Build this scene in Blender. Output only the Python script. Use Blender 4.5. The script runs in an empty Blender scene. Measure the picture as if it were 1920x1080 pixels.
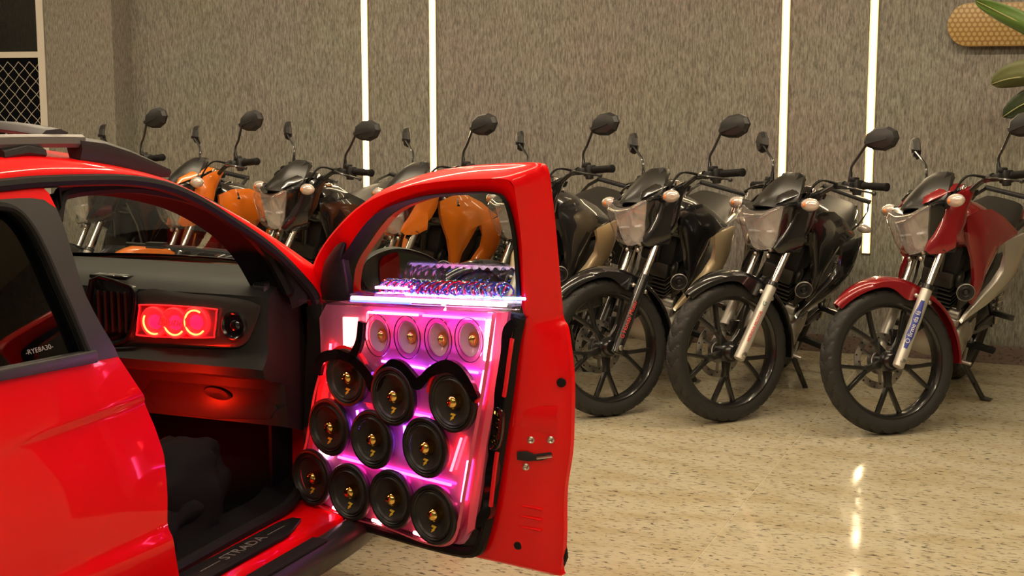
import bpy, bmesh, math, random
from mathutils import Vector, Matrix
random.seed(7)
R = math.radians
scene = bpy.context.scene
COL = scene.collection

# ------------------------------------------------------------------ camera
cam_d = bpy.data.cameras.new('camera')
cam_d.sensor_width = 36.0
cam_d.lens = 36.0 * 2666.0 / 1920.0
cam_d.clip_start = 0.05
cam_d.clip_end = 200
cam = bpy.data.objects.new('camera', cam_d)
COL.objects.link(cam)
cam.location = (0, 0, 1.52)
cam.rotation_euler = (R(90 - 8.154), 0, R(22.125))
scene.camera = cam

# ------------------------------------------------------------------ world / exposure
world = bpy.data.worlds.new('world')
scene.world = world
world.use_nodes = True
bgn = world.node_tree.nodes['Background']
bgn.inputs[0].default_value = (1.0, 0.86, 0.68, 1)
bgn.inputs[1].default_value = 0.12
scene.view_settings.view_transform = 'Standard'
scene.view_settings.look = 'None'
scene.view_settings.exposure = 0.28
scene.view_settings.gamma = 1.0
scene.view_settings.use_curve_mapping = False
CEIL_STRENGTH = 44.0
STRIP_STRENGTH = 22.0

# ------------------------------------------------------------------ materials
MATS = {}
def nmat(name):
    m = bpy.data.materials.new(name); m.use_nodes = True
    nt = m.node_tree
    return m, nt, nt.nodes['Principled BSDF']
def mat(name, col, rough=0.5, metal=0.0, coat=0.0, spec=0.5, trans=0.0, noise=0.0, nscale=60.0, bump=0.0, alpha=1.0, coatrough=0.03):
    if name in MATS: return MATS[name]
    m, nt, b = nmat(name)
    b.inputs['Base Color'].default_value = (*col, 1)
    b.inputs['Roughness'].default_value = rough
    b.inputs['Metallic'].default_value = metal
    b.inputs['Coat Weight'].default_value = coat
    b.inputs['Coat Roughness'].default_value = coatrough
    b.inputs['Specular IOR Level'].default_value = spec
    b.inputs['Transmission Weight'].default_value = trans
    b.inputs['Alpha'].default_value = alpha
    if noise or bump:
        tc = nt.nodes.new('ShaderNodeTexCoord')
        n = nt.nodes.new('ShaderNodeTexNoise'); n.inputs['Scale'].default_value = nscale; n.inputs['Detail'].default_value = 4
        nt.links.new(tc.outputs['Object'], n.inputs['Vector'])
        if noise:
            r = nt.nodes.new('ShaderNodeMapRange')
            r.inputs['To Min'].default_value = max(0.02, rough - noise); r.inputs['To Max'].default_value = min(1, rough + noise)
            nt.links.new(n.outputs['Fac'], r.inputs['Value']); nt.links.new(r.outputs['Result'], b.inputs['Roughness'])
        if bump:
            bp = nt.nodes.new('ShaderNodeBump'); bp.inputs['Strength'].default_value = bump; bp.inputs['Distance'].default_value = 0.004
            nt.links.new(n.outputs['Fac'], bp.inputs['Height']); nt.links.new(bp.outputs['Normal'], b.inputs['Normal'])
    MATS[name] = m
    return m
def emis(name, col, s):
    if name in MATS: return MATS[name]
    m, nt, b = nmat(name)
    b.inputs['Base Color'].default_value = (*[min(1, c) for c in col], 1)
    b.inputs['Emission Color'].default_value = (*col, 1)
    b.inputs['Emission Strength'].default_value = s
    MATS[name] = m
    return m
def clear(name, tint, gloss=0.12, rough=0.02):
    """thin clear sheet: tinted see-through with a glossy surface"""
    if name in MATS: return MATS[name]
    m = bpy.data.materials.new(name); m.use_nodes = True
    nt = m.node_tree
    nt.nodes.remove(nt.nodes['Principled BSDF'])
    out = nt.nodes['Material Output']
    t = nt.nodes.new('ShaderNodeBsdfTransparent'); t.inputs[0].default_value = (*tint, 1)
    g = nt.nodes.new('ShaderNodeBsdfGlossy'); g.inputs['Roughness'].default_value = rough; g.inputs[0].default_value = (1, 1, 1, 1)
    lw = nt.nodes.new('ShaderNodeLayerWeight'); lw.inputs['Blend'].default_value = 0.5
    pw = nt.nodes.new('ShaderNodeMath'); pw.operation = 'POWER'; pw.inputs[1].default_value = 4.0
    ma = nt.nodes.new('ShaderNodeMath'); ma.operation = 'MULTIPLY_ADD'; ma.inputs[1].default_value = 0.8; ma.inputs[2].default_value = gloss * 0.3; ma.use_clamp = True
    nt.links.new(lw.outputs['Facing'], pw.inputs[0]); nt.links.new(pw.outputs[0], ma.inputs[0])
    mx = nt.nodes.new('ShaderNodeMixShader')
    nt.links.new(ma.outputs[0], mx.inputs[0]); nt.links.new(t.outputs[0], mx.inputs[1]); nt.links.new(g.outputs[0], mx.inputs[2])
    nt.links.new(mx.outputs[0], out.inputs[0])
    MATS[name] = m
    return m

def wall_material():
    m, nt, b = nmat('textured_plaster')
    tc = nt.nodes.new('ShaderNodeTexCoord')
    mp = nt.nodes.new('ShaderNodeMapping'); mp.inputs['Scale'].default_value = (80, 80, 15)
    nt.links.new(tc.outputs['Object'], mp.inputs[0])
    n = nt.nodes.new('ShaderNodeTexNoise'); n.inputs['Scale'].default_value = 1.6; n.inputs['Detail'].default_value = 5; n.inputs['Roughness'].default_value = 0.65
    nt.links.new(mp.outputs[0], n.inputs['Vector'])
    n2 = nt.nodes.new('ShaderNodeTexNoise'); n2.inputs['Scale'].default_value = 1.3; n2.inputs['Detail'].default_value = 3
    nt.links.new(tc.outputs['Object'], n2.inputs['Vector'])
    cr = nt.nodes.new('ShaderNodeValToRGB')
    cr.color_ramp.elements[0].position = 0.34; cr.color_ramp.elements[0].color = (0.165, 0.154, 0.130, 1)
    cr.color_ramp.elements[1].position = 0.68; cr.color_ramp.elements[1].color = (0.47, 0.44, 0.375, 1)
    nt.links.new(n.outputs['Fac'], cr.inputs[0])
    mx = nt.nodes.new('ShaderNodeMixRGB'); mx.blend_type = 'MULTIPLY'; mx.inputs[0].default_value = 0.25
    nt.links.new(cr.outputs[0], mx.inputs[1]); nt.links.new(n2.outputs['Color'], mx.inputs[2])
    nt.links.new(mx.outputs[0], b.inputs['Base Color'])
    b.inputs['Roughness'].default_value = 0.85
    bp = nt.nodes.new('ShaderNodeBump'); bp.inputs['Strength'].default_value = 0.75; bp.inputs['Distance'].default_value = 0.006
    nt.links.new(n.outputs['Fac'], bp.inputs['Height']); nt.links.new(bp.outputs[0], b.inputs['Normal'])
    return m
def granite(name, base, dark, warm, rough, sc=1.0):
    m, nt, b = nmat(name)
    tc = nt.nodes.new('ShaderNodeTexCoord')
    mp = nt.nodes.new('ShaderNodeMapping'); mp.inputs['Scale'].default_value = (22 * sc, 62 * sc, 40 * sc)
    nt.links.new(tc.outputs['Object'], mp.inputs[0])
    n = nt.nodes.new('ShaderNodeTexNoise'); n.inputs['Scale'].default_value = 1.0; n.inputs['Detail'].default_value = 3; n.inputs['Roughness'].default_value = 0.6; n.inputs['Distortion'].default_value = 0.6
    nt.links.new(mp.outputs[0], n.inputs['Vector'])
    cr = nt.nodes.new('ShaderNodeValToRGB'); e = cr.color_ramp.elements
    e[0].position = 0.345; e[0].color = (*dark, 1)
    e[1].position = 0.43; e[1].color = (*base, 1)
    e.new(0.7).color = (*[c * 1.12 for c in base], 1)
    nt.links.new(n.outputs['Fac'], cr.inputs[0])
    mp2 = nt.nodes.new('ShaderNodeMapping'); mp2.inputs['Scale'].default_value = (1.2 * sc, 3.2 * sc, 2 * sc)
    nt.links.new(tc.outputs['Object'], mp2.inputs[0])
    n2 = nt.nodes.new('ShaderNodeTexNoise'); n2.inputs['Scale'].default_value = 1.6; n2.inputs['Detail'].default_value = 5
    nt.links.new(mp2.outputs[0], n2.inputs['Vector'])
    cr2 = nt.nodes.new('ShaderNodeValToRGB'); f = cr2.color_ramp.elements
    f[0].position = 0.30; f[0].color = (*warm, 1)
    f[1].position = 0.55; f[1].color = (1, 1, 1, 1)
    nt.links.new(n2.outputs['Fac'], cr2.inputs[0])
    mx = nt.nodes.new('ShaderNodeMixRGB'); mx.blend_type = 'MULTIPLY'; mx.inputs[0].default_value = 1.0
    nt.links.new(cr.outputs[0], mx.inputs[1]); nt.links.new(cr2.outputs[0], mx.inputs[2])
    nt.links.new(mx.outputs[0], b.inputs['Base Color'])
    b.inputs['Roughness'].default_value = rough
    b.inputs['Specular IOR Level'].default_value = 0.35
    return m
# ------------------------------------------------------------------ mesh helpers
def V(*a): return Vector(a[0] if len(a) == 1 else a)
class MB:
    def __init__(self): self.v = []; self.f = []
    def add(self, vs, fs):
        o = len(self.v); self.v += [tuple(p) for p in vs]; self.f += [tuple(i + o for i in f) for f in fs]; return self
    def box(self, c, s, rot=None):
        vs = [V((x * s[0] / 2, y * s[1] / 2, z * s[2] / 2)) for x in (-1, 1) for y in (-1, 1) for z in (-1, 1)]
        if rot is not None: vs = [rot @ p for p in vs]
        vs = [p + V(c) for p in vs]
        return self.add(vs, [(0, 1, 3, 2), (4, 6, 7, 5), (0, 4, 5, 1), (2, 3, 7, 6), (0, 2, 6, 4), (1, 5, 7, 3)])
    def loft(self, rings, caps=True, closed=True):
        n = len(rings[0]); vs = [p for r in rings for p in r]; fs = []
        for i in range(len(rings) - 1):
            for j in range(n if closed else n - 1):
                k = (j + 1) % n
                fs.append((i * n + j, i * n + k, (i + 1) * n + k, (i + 1) * n + j))
        if caps and closed:
            fs.append(tuple(range(n - 1, -1, -1))); fs.append(tuple((len(rings) - 1) * n + j for j in range(n)))
        return self.add(vs, fs)
    def tube(self, pts, r, n=10, caps=True, flat=1.0, closed=False):
        pts = [V(p) for p in pts]; m = len(pts)
        rr = r if isinstance(r, (list, tuple)) else [r] * m
        rings = []; up = None
        for i in range(m):
            if closed: t = pts[(i + 1) % m] - pts[i - 1]
            else: t = pts[min(i + 1, m - 1)] - pts[max(i - 1, 0)]
            t.normalize()
            if up is None:
                up = V((0, 0, 1)) if abs(t.z) < 0.9 else V((1, 0, 0))
            up = (up - t * up.dot(t)).normalized()
            sd = t.cross(up)
            rings.append([pts[i] + (sd * math.cos(a) + up * math.sin(a) * flat) * rr[i] for a in [2 * math.pi * k / n for k in range(n)]])
        if closed: rings.append(rings[0])
        return self.loft(rings, caps and not closed)
    def cyl(self, p0, p1, r0, r1=None, n=16, caps=True):
        return self.tube([p0, p1], [r0, r0 if r1 is None else r1], n, caps)
    def lathe(self, prof, org=(0, 0, 0), axis=(0, 1, 0), n=32, closed=False, caps=True):
        ax = V(axis).normalized(); u = ax.orthogonal().normalized(); w = ax.cross(u)
        rings = [[V(org) + ax * a + (u * math.cos(t) + w * math.sin(t)) * max(r, 1e-4) for t in [2 * math.pi * k / n for k in range(n)]] for a, r in prof]
        if closed: rings.append(rings[0])
        return self.loft(rings, caps and not closed)
    def prism(self, poly, fn, t0, t1):
        n = len(poly)
        vs = [fn(u, v, t0) for u, v in poly] + [fn(u, v, t1) for u, v in poly]
        fs = [tuple(range(n - 1, -1, -1)), tuple(range(n, 2 * n))] + [(i, (i + 1) % n, n + (i + 1) % n, n + i) for i in range(n)]
        return self.add(vs, fs)
    def grid(self, rows):
        return self.loft(rows, False, False)
    def ball(self, c, r, n=14, m=8, rot=None):
        if not isinstance(r, (tuple, list)): r = (r, r, r)
        rings = []
        for i in range(m + 1):
            ph = math.pi * i / m; q = []
            for j in range(n):
                th = 2 * math.pi * j / n
                p = V((r[0] * max(math.sin(ph), 1e-3) * math.cos(th), r[1] * max(math.sin(ph), 1e-3) * math.sin(th), r[2] * math.cos(ph)))
                if rot is not None: p = rot @ p
                q.append(p + V(c))
            rings.append(q)
        return self.loft(rings, False)
    def crown(self, poly, fn, bulge, th=0.012, k=0.62):
        """curved panel: outline poly (u,v), fn(u,v,t) with t the outward distance"""
        n = len(poly); cx = sum(p[0] for p in poly) / n; cy = sum(p[1] for p in poly) / n
        def sc(q): return [(cx + (u - cx) * q, cy + (v - cy) * q) for u, v in poly]
        rings = [[fn(u, v, -th) for u, v in sc(0.97)], [fn(u, v, 0) for u, v in poly], [fn(u, v, bulge * 0.45) for u, v in sc(0.9)],
                 [fn(u, v, bulge * 0.85) for u, v in sc(k)], [fn(u, v, bulge) for u, v in sc(k * 0.4)]]
        return self.loft(rings, True)
    def mesh(self, name, smooth=40, bevel=0.0, seg=2):
        me = bpy.data.meshes.new(name)
        me.from_pydata([tuple(p) for p in self.v], [], self.f)
        bm = bmesh.new(); bm.from_mesh(me)
        bmesh.ops.remove_doubles(bm, verts=bm.verts, dist=1e-5)
        bmesh.ops.recalc_face_normals(bm, faces=bm.faces)
        if bevel:
            es = [e for e in bm.edges if len(e.link_faces) == 2 and e.calc_face_angle(0) > R(35)]
            if es: bmesh.ops.bevel(bm, geom=es, offset=bevel, segments=seg, affect='EDGES', profile=0.5, clamp_overlap=True)
        bm.to_mesh(me); bm.free()
        if smooth:
            for p in me.polygons: p.use_smooth = True
            me.set_sharp_from_angle(angle=R(smooth))
        return me
def link(o, parent=None):
    COL.objects.link(o)
    if parent is not None: o.parent = parent
    return o
def put(name, me, m, parent=None):
    """link a mesh as one object with its material held by the object"""
    o = bpy.data.objects.new(name, me)
    if not me.materials: me.materials.append(None)
    link(o, parent)
    o.material_slots[0].link = 'OBJECT'; o.material_slots[0].material = m
    return o
def obj(name, mb, m, parent=None, smooth=40, bevel=0.0, sub=0, seg=2):
    o = put(name, mb.mesh(name, smooth, bevel, seg), m, parent)
    if sub:
        md = o.modifiers.new('subdivision', 'SUBSURF'); md.levels = sub; md.render_levels = sub
    return o
def tag(o, label, cat, group=None):
    o['label'] = label; o['category'] = cat
    if group: o['group'] = group
    return o
def struct(o, label=None, cat=None):
    o['kind'] = 'structure'
    if label: o['label'] = label
    if cat: o['category'] = cat
    return o
def empty(name, loc=(0, 0, 0), rz=0.0):
    o = bpy.data.objects.new(name, None); o.empty_display_size = 0.1
    COL.objects.link(o); o.location = loc; o.rotation_euler = (0, 0, rz)
    return o
def smooth_path(pts, n=6, closed=False):
    """Catmull-Rom through the points"""
    P = [V(p) for p in pts]; out = []; m = len(P)
    rng = range(m) if closed else range(m - 1)
    for i in rng:
        if closed: a, b, c, d = P[i - 1], P[i], P[(i + 1) % m], P[(i + 2) % m]
        else: a, b, c, d = P[max(i - 1, 0)], P[i], P[i + 1], P[min(i + 2, m - 1)]
        for k in range(n):
            t = k / n
            out.append(0.5 * ((2 * b) + (c - a) * t + (2 * a - 5 * b + 4 * c - d) * t * t + (3 * b - a - 3 * c + d) * t ** 3))
    if not closed: out.append(P[-1])
    return out
def sp2(pts, n=5, closed=False):
    return [(p.x, p.y) for p in smooth_path([(a, b, 0) for a, b in pts], n, closed)]
def text_mesh(name, txt, size, m, parent, mw, ext=0.0008, shear=0.0, align='CENTER', sx=1.0):
    c = bpy.data.curves.new(name, 'FONT'); c.body = txt; c.size = size; c.extrude = ext; c.align_x = align; c.align_y = 'CENTER'; c.shear = shear
    c.resolution_u = 3
    t = bpy.data.objects.new(name, c)
    me = bpy.data.meshes.new_from_object(t)
    bpy.data.objects.remove(t)
    if sx != 1.0:
        for v in me.vertices: v.co.x *= sx
    o = put(name, me, m, parent); o.matrix_local = mw
    return o
def frame_mx(o, x, y):
    """matrix with origin o, x axis x, y axis y"""
    x = V(x).normalized(); y = V(y); y = (y - x * y.dot(x)).normalized(); z = x.cross(y)
    return Matrix(((x.x, y.x, z.x, o[0]), (x.y, y.y, z.y, o[1]), (x.z, y.z, z.z, o[2]), (0, 0, 0, 1)))

M_wall = wall_material()
M_floor = granite('floor_granite', (0.53, 0.485, 0.355), (0.13, 0.115, 0.085), (0.84, 0.78, 0.66), 0.10, 1.35)
M_base = granite('skirting_granite', (0.22, 0.17, 0.145), (0.05, 0.04, 0.035), (0.8, 0.75, 0.7), 0.3, 2.2)
M_tyre = mat('tyre_rubber', (0.019, 0.0185, 0.018), 0.6, noise=0.1, nscale=60, bump=0.05)
M_blackplastic = mat('black_plastic', (0.018, 0.018, 0.019), 0.42, noise=0.06, nscale=200, bump=0.08)
M_matteblack = mat('matte_black', (0.012, 0.012, 0.013), 0.7)
M_rubber = mat('black_rubber', (0.008, 0.008, 0.008), 0.6, spec=0.2)
M_glossblack = mat('gloss_black_paint', (0.008, 0.008, 0.010), 0.22, coat=1.0)
M_metalblack = mat('black_enamel', (0.010, 0.010, 0.010), 0.28, coat=0.5)
M_steel = mat('brushed_steel', (0.55, 0.53, 0.50), 0.32, metal=1.0, noise=0.08, nscale=90)
M_chrome = mat('chrome', (0.80, 0.78, 0.75), 0.12, metal=1.0)
M_alu = mat('cast_aluminium', (0.50, 0.48, 0.44), 0.42, metal=0.9, noise=0.1, nscale=150)
M_forksilver = mat('fork_silver_paint', (0.62, 0.60, 0.55), 0.38, metal=0.55)
M_white = mat('white_paint', (0.78, 0.74, 0.66), 0.4)
M_carred = mat('red_car_paint', (0.86, 0.001, 0.004), 0.38, coat=0.5, spec=0.12)
M_glass = clear('clear_glass', (0.86, 0.90, 0.88), 0.10)
M_tint = clear('tinted_glass', (0.34, 0.35, 0.36), 0.24)
M_acrylic = clear('clear_acrylic', (0.97, 0.93, 0.95), 0.22)
M_gold = mat('gold_mirror', (0.95, 0.62, 0.16), 0.08, metal=1.0)
M_yellow = mat('yellow_print', (0.85, 0.58, 0.05), 0.5)

# ================================================================== ROOM
WY = 8.13
# floor: base slab plus large polished granite slabs, joints along the room depth
fl = struct(obj('floor', MB().box((-2.5, 2.5, -0.0265), (16, 14, 0.05)), mat('floor_grout', (0.66, 0.60, 0.45), 0.6)), 'cream granite showroom floor of large polished slabs', 'floor')
slab_w, slab_l = 1.46, 2.92
sme = MB().box((0, 0, -0.001), (slab_w - 0.0028, slab_l - 0.0015, 0.002)).mesh('floor_slab', 0)
sme2 = MB().box((0, 0, -0.001), (slab_w - 0.0028, 0.768, 0.002)).mesh('floor_slab', 0)
for i in range(-5, 3):
    o = put('floor_slab', sme2, M_floor, fl); o.location = (-1.114 + (i + 0.5) * slab_w, 7.36 + 0.385, 0)
    for j in range(-1, 3):
        x = -1.114 + (i + 0.5) * slab_w; y = -2.0 + (j + 0.5) * slab_l + 0.6
        if y - slab_l / 2 > WY + 0.2 or x < -8.6: continue
        o = put('floor_slab', sme, M_floor, fl); o.location = (x, y, 0)
# back wall, pillar, baseboard
wb = struct(obj('wall_back', MB().box((-1.1, WY + 0.1, 1.65), (11.4, 0.2, 3.3)), M_wall, None, 0), 'grey brown vertically combed plaster wall behind the motorcycles', 'wall')
pil = struct(obj('wall_pillar', MB().box((-6.39, 8.035, 1.65), (0.56, 0.21, 3.3)), M_wall, None, 0, 0.004), 'textured plaster pillar beside the white gate post', 'pillar')
bb = MB().box((-0.6, WY - 0.01, 0.05), (11.0, 0.02, 0.1))
struct(obj('baseboard_back', bb, M_base, None, 0, 0.002), 'speckled pinkish granite skirting along the back wall', 'baseboard')
struct(obj('baseboard_pillar', MB().box((-6.39, 7.92, 0.05), (0.58, 0.02, 0.1)), M_base, None, 0, 0.002), 'granite skirting around the pillar', 'baseboard')
struct(obj('ceiling', MB().box((-2.5, 2.5, 3.35), (16, 14, 0.1)), mat('ceiling_paint', (0.62, 0.57, 0.50), 0.9), None, 0), 'painted ceiling above the showroom', 'ceiling')
struct(obj('wall_right', MB().box((4.6, 2.5, 1.65), (0.2, 14, 3.3)), M_wall, None, 0), 'plaster side wall right of the motorcycles', 'wall')
struct(obj('night_backdrop', MB().box((-8.5, 11.2, 2.0), (9, 0.1, 5)), mat('night_backdrop_dark', (0.006, 0.007, 0.012), 0.9), None, 0), 'dark backdrop added behind the gate for the night outside', 'wall')  # added dark sheet; the darkness of the night is put into its colour
struct(obj('wall_left', MB().box((-8.9, 2.0, 1.65), (0.2, 12, 3.3)), M_wall, None, 0), 'plaster side wall beyond the red pickup', 'wall')

# wall light strips: channel with the yellow halo put into its colour, glowing diffuser, ending above the floor
M_strip = emis('warm_strip_light', (1.0, 0.80, 0.50), STRIP_STRENGTH)
M_channel = mat('channel_glow_cream', (0.62, 0.50, 0.28), 0.6)
names = ['warm white light strip on the wall, leftmost of the four', 'warm white light strip on the wall, second from the left, above the open red door',
         'warm white light strip on the wall behind the all-black motorcycle\'s thin mirror', 'warm white light strip on the wall, rightmost, ending low beside the red motorcycle']
for k, x in enumerate((-4.311, -3.835, -1.636, -1.150)):
    zb = 0.576
    t = tag(empty('wall_light_strip', (x, WY, zb)), names[k], 'light strip', 'vertical light strips on the back wall')
    ch = MB().box((-0.0225, -0.005, (3.3 - zb) / 2), (0.003, 0.010, 3.3 - zb)).box((0.0225, -0.005, (3.3 - zb) / 2), (0.003, 0.010, 3.3 - zb)).box((0, -0.005, 0.0015), (0.048, 0.01, 0.003)).box((0, -0.001, (3.3 - zb) / 2), (0.048, 0.002, 3.3 - zb))
    obj('channel', ch, M_channel, t, 0)
    obj('diffuser', MB().loft([[V((0.0125 * math.cos(a), -0.003 - 0.008 * math.sin(a), z)) for a in [math.pi * q / 8 for q in range(9)]] for z in (0.004, 3.3 - zb)]), M_strip, t)

# ceiling lamps (above the frame)
M_lamp = emis('ceiling_lamp_diffuser', (1.0, 0.83, 0.58), CEIL_STRENGTH)
k = 0
for (x, y, ln, lab) in ((-0.6, 6.0, 2.6, 'over the black and red motorcycles'), (-4.0, 6.0, 2.6, 'over the orange motorcycles'), (-2.2, 3.6, 2.6, 'over the open door of the pickup'), (0.9, 3.2, 2.6, 'over the empty floor at right'),
                        (-0.4, 1.0, 2.6, 'over the photographer'), (-4.6, 2.6, 2.6, 'over the far side of the pickup'), (-7.2, 5.4, 2.2, 'near the mesh gate')):
    t = tag(empty('ceiling_lamp', (x, y, 3.3)), 'long white linear ceiling lamp ' + lab, 'ceiling lamp', 'linear ceiling lamps')
    obj('housing', MB().box((0, 0, -0.03), (ln, 0.14, 0.06)), M_white, t, 0, 0.004)
    obj('diffuser', MB().box((0, 0, -0.066), (ln - 0.03, 0.11, 0.012)), M_lamp, t, 0)

# gate with chain-link mesh and dark glazing above it
g = tag(empty('mesh_gate', (-6.7, 7.98, 0)), 'white framed chain link gate with dark glass above, beside the pillar', 'gate')
obj('post', MB().box((-0.025, 0.0, 1.65), (0.062, 0.06, 3.3)), M_white, g, 0, 0.004)
obj('rail', MB().box((-0.72, 0.0, 1.722), (1.33, 0.05, 0.042)), M_white, g, 0, 0.004)
obj('rail', MB().box((-0.72, 0.0, 0.12), (1.33, 0.05, 0.05)), M_white, g, 0, 0.004)
obj('post', MB().box((-1.41, 0.0, 1.65), (0.062, 0.06, 3.3)), M_white, g, 0, 0.004)
wire = MB(); px = 0.094; pz = 0.090
W, H0, H1 = 1.32, 0.145, 1.70
for i in range(-26, 46):
    for sgn in (1, -1):
        a = []; x0 = -0.06 - i * px * 1.0
        for q in range(0, 60):
            z = H0 + q * pz / 2; x = x0 + sgn * (z - H0) * 1.0 * (px / pz)
            if -1.38 <= x <= -0.056 and z <= H1:
                a.append((x, 0.003 * (1 if q % 2 else -1), z))
        if len(a) > 1: wire.tube(a, 0.0024, 5)
w_ = obj('chain_link_mesh', wire, mat('mesh_wire', (0.62, 0.57, 0.48), 0.45, metal=0.3), g); w_['kind'] = 'stuff'
obj('glass', MB().box((-0.72, 0.0, 2.52), (1.33, 0.006, 1.55)), M_tint, g, 0)
sg = tag(empty('street_sign', (-8.0, 10.9, 2.3)), 'faint unlit sign lettering seen through the dark glass', 'sign')
M_faint = mat('faint_lettering', (0.16, 0.13, 0.11), 0.7)
obj('backing', MB().box((-1.2, 0.03, 0.0), (3.2, 0.02, 0.35)), mat('sign_backing', (0.006, 0.007, 0.01), 0.8), sg, 0)

text_mesh('lettering', 'POSTER', 0.045, M_faint, sg, frame_mx((-9.66 + 8.0, 0.0, -0.031), (1, 0, 0), (0, 0, 1)))
text_mesh('lettering', 'SP', 0.045, M_faint, sg, frame_mx((-9.22 + 8.0, 0.0, -0.038), (1, 0, 0), (0, 0, 1)))
# deck on the wall
def deck_material():
    m, nt, b = nmat('patterned_deck')
    tc = nt.nodes.new('ShaderNodeTexCoord'); sp = nt.nodes.new('ShaderNodeSeparateXYZ'); nt.links.new(tc.outputs['Object'], sp.inputs[0])
    def mth(op, a, bb=None):
        n = nt.nodes.new('ShaderNodeMath'); n.operation = op
        for i, q in enumerate((a, bb)):
            if q is None: continue
            if isinstance(q, (int, float)): n.inputs[i].default_value = q
            else: nt.links.new(q, n.inputs[i])
        return n.outputs[0]
    kk = 2 * math.pi / 0.0285 / 0.866 * 0.5 * 2
    x = mth('MULTIPLY', sp.outputs[0], kk * 0.5); z = mth('MULTIPLY', sp.outputs[2], kk * 0.5)
    c1 = mth('COSINE', mth('MULTIPLY', z, 2.0))
    c2 = mth('COSINE', mth('ADD', mth('MULTIPLY', x, 1.732), z)); c3 = mth('COSINE', mth('SUBTRACT', mth('MULTIPLY', x, 1.732), z))
    s = mth('ADD', c1, mth('ADD', c2, c3))
    r = nt.nodes.new('ShaderNodeValToRGB'); nt.links.new(mth('MULTIPLY', mth('ADD', s, 1.5), 0.22), r.inputs[0])
    r.color_ramp.elements[0].position = 0.22; r.color_ramp.elements[0].color = (0.31, 0.19, 0.06, 1)
    r.color_ramp.elements[1].position = 0.42; r.color_ramp.elements[1].color = (0.50, 0.36, 0.15, 1)
    nt.links.new(r.outputs[0], b.inputs['Base Color']); b.inputs['Roughness'].default_value = 0.35
    return m
dk = tag(empty('skateboard', (-0.36, 8.075, 1.835)), 'tan patterned skateboard deck hung on the wall behind the leaves', 'skateboard')
cap = [(0.285 * sg_ + 0.112 * sg_ * math.cos(a), 0.115 * math.sin(a) * sg_) for sg_ in (1, -1) for a in [R(-90 + 180 * q / 16) for q in range(17)]]
obj('deck', MB().prism(cap, lambda u, v, t: (u, t + 0.05 * max(0, abs(u) - 0.27), v), -0.006, 0.006), deck_material(), dk, 40, 0.003)
for sx in (-1, 1):
    tr = obj('truck', MB().box((sx * 0.2, 0.02, 0), (0.06, 0.025, 0.06)).cyl((sx * 0.2, 0.035, -0.085), (sx * 0.2, 0.035, 0.085), 0.006), M_steel, dk)
    for sz in (-1, 1):
        obj('wheel', MB().lathe([(-0.014, 0.012), (-0.014, 0.018), (0, 0.021), (0.014, 0.018), (0.014, 0.012)], (sx * 0.2, 0.035, sz * 0.085), (0, 0, 1), 16), mat('deck_wheel', (0.05, 0.05, 0.05), 0.5), tr)

# leafy plant on a stand at the right edge
M_leaf = mat('leaf_green', (0.10, 0.19, 0.035), 0.42, noise=0.1, nscale=40, bump=0.2)
M_leafb = mat('leaf_olive', (0.125, 0.14, 0.05), 0.5, noise=0.1, nscale=40, bump=0.2)
M_leafd = mat('leaf_dark', (0.035, 0.055, 0.022), 0.45, noise=0.1, nscale=40, bump=0.2)
pl = tag(empty('banana_plant', (-0.02, 7.62, 0.0)), 'broad leaved green plant at the right edge with leaves over the skateboard', 'plant')
def leaf(path, wid, side, m, fold=0.35, name='leaf'):
    P = smooth_path(path, 5); n = len(P); rows = []
    for i, p in enumerate(P):
        t = (P[min(i + 1, n - 1)] - P[max(i - 1, 0)]).normalized()
        s = V(side); s = (s - t * s.dot(t)).normalized(); nn = t.cross(s)
        f = i / (n - 1); w = wid * (math.sin(math.pi * min(1, f * 0.93 + 0.07)) ** 0.6) + 0.004
        rows.append([p + s * w * q + nn * abs(q) * w * fold + nn * 0.006 * math.sin(9 * f + 3 * q) for q in (-1, -0.66, -0.33, 0, 0.33, 0.66, 1)])
    o = obj(name, MB().grid(rows), m, pl, 60)
    sd = o.modifiers.new('thickness', 'SOLIDIFY'); sd.thickness = 0.0012
    obj('midrib', MB().tube(P, [0.006 * (1 - i / n) + 0.0015 for i in range(n)], 6), mat('leaf_rib', (0.35, 0.36, 0.15), 0.5), o)
    return o
b0 = V((-0.02, 7.62, 0))
def L_(x, y, z): return (x + 0.02, y - 7.62, z)
leaf([L_(0.05, 7.55, 1.52), L_(-0.10, 7.5, 1.66), L_(-0.30, 7.5, 1.785), L_(-0.46, 7.5, 1.87), L_(-0.575, 7.5, 1.93)], 0.050, (0.35, -0.3, 0.7), M_leaf, 0.3)
leaf([L_(0.10, 7.55, 1.52), L_(-0.10, 7.45, 1.56), L_(-0.28, 7.42, 1.56), L_(-0.40, 7.42, 1.545), L_(-0.478, 7.45, 1.52)], 0.072, (0.1, -0.5, 1), M_leafb, 0.5)
leaf([L_(0.10, 7.55, 1.35), L_(-0.08, 7.5, 1.42), L_(-0.28, 7.48, 1.44), L_(-0.42, 7.5, 1.36)], 0.07, (0.1, -0.3, 1), M_leafd, 0.3)
leaf([L_(0.0, 7.6, 1.2), L_(0.1, 7.5, 1.7), L_(0.25, 7.4, 2.1), L_(0.45, 7.3, 2.2)], 0.12, (1, 0.4, 0), M_leaf, 0.3)
leaf([L_(0.0, 7.6, 1.2), L_(0.3, 7.7, 1.6), L_(0.6, 7.7, 1.8), L_(0.9, 7.6, 1.7)], 0.12, (0, 1, 0.2), M_leaf, 0.3)
obj('stem', MB().tube([L_(0.25, 7.56, 0.6), L_(0.2, 7.58, 0.9), L_(0.07, 7.58, 1.2), L_(0.06, 7.55, 1.55)], [0.035, 0.03, 0.022, 0.01], 10), mat('plant_stem', (0.16, 0.2, 0.06), 0.6), pl)
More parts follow.
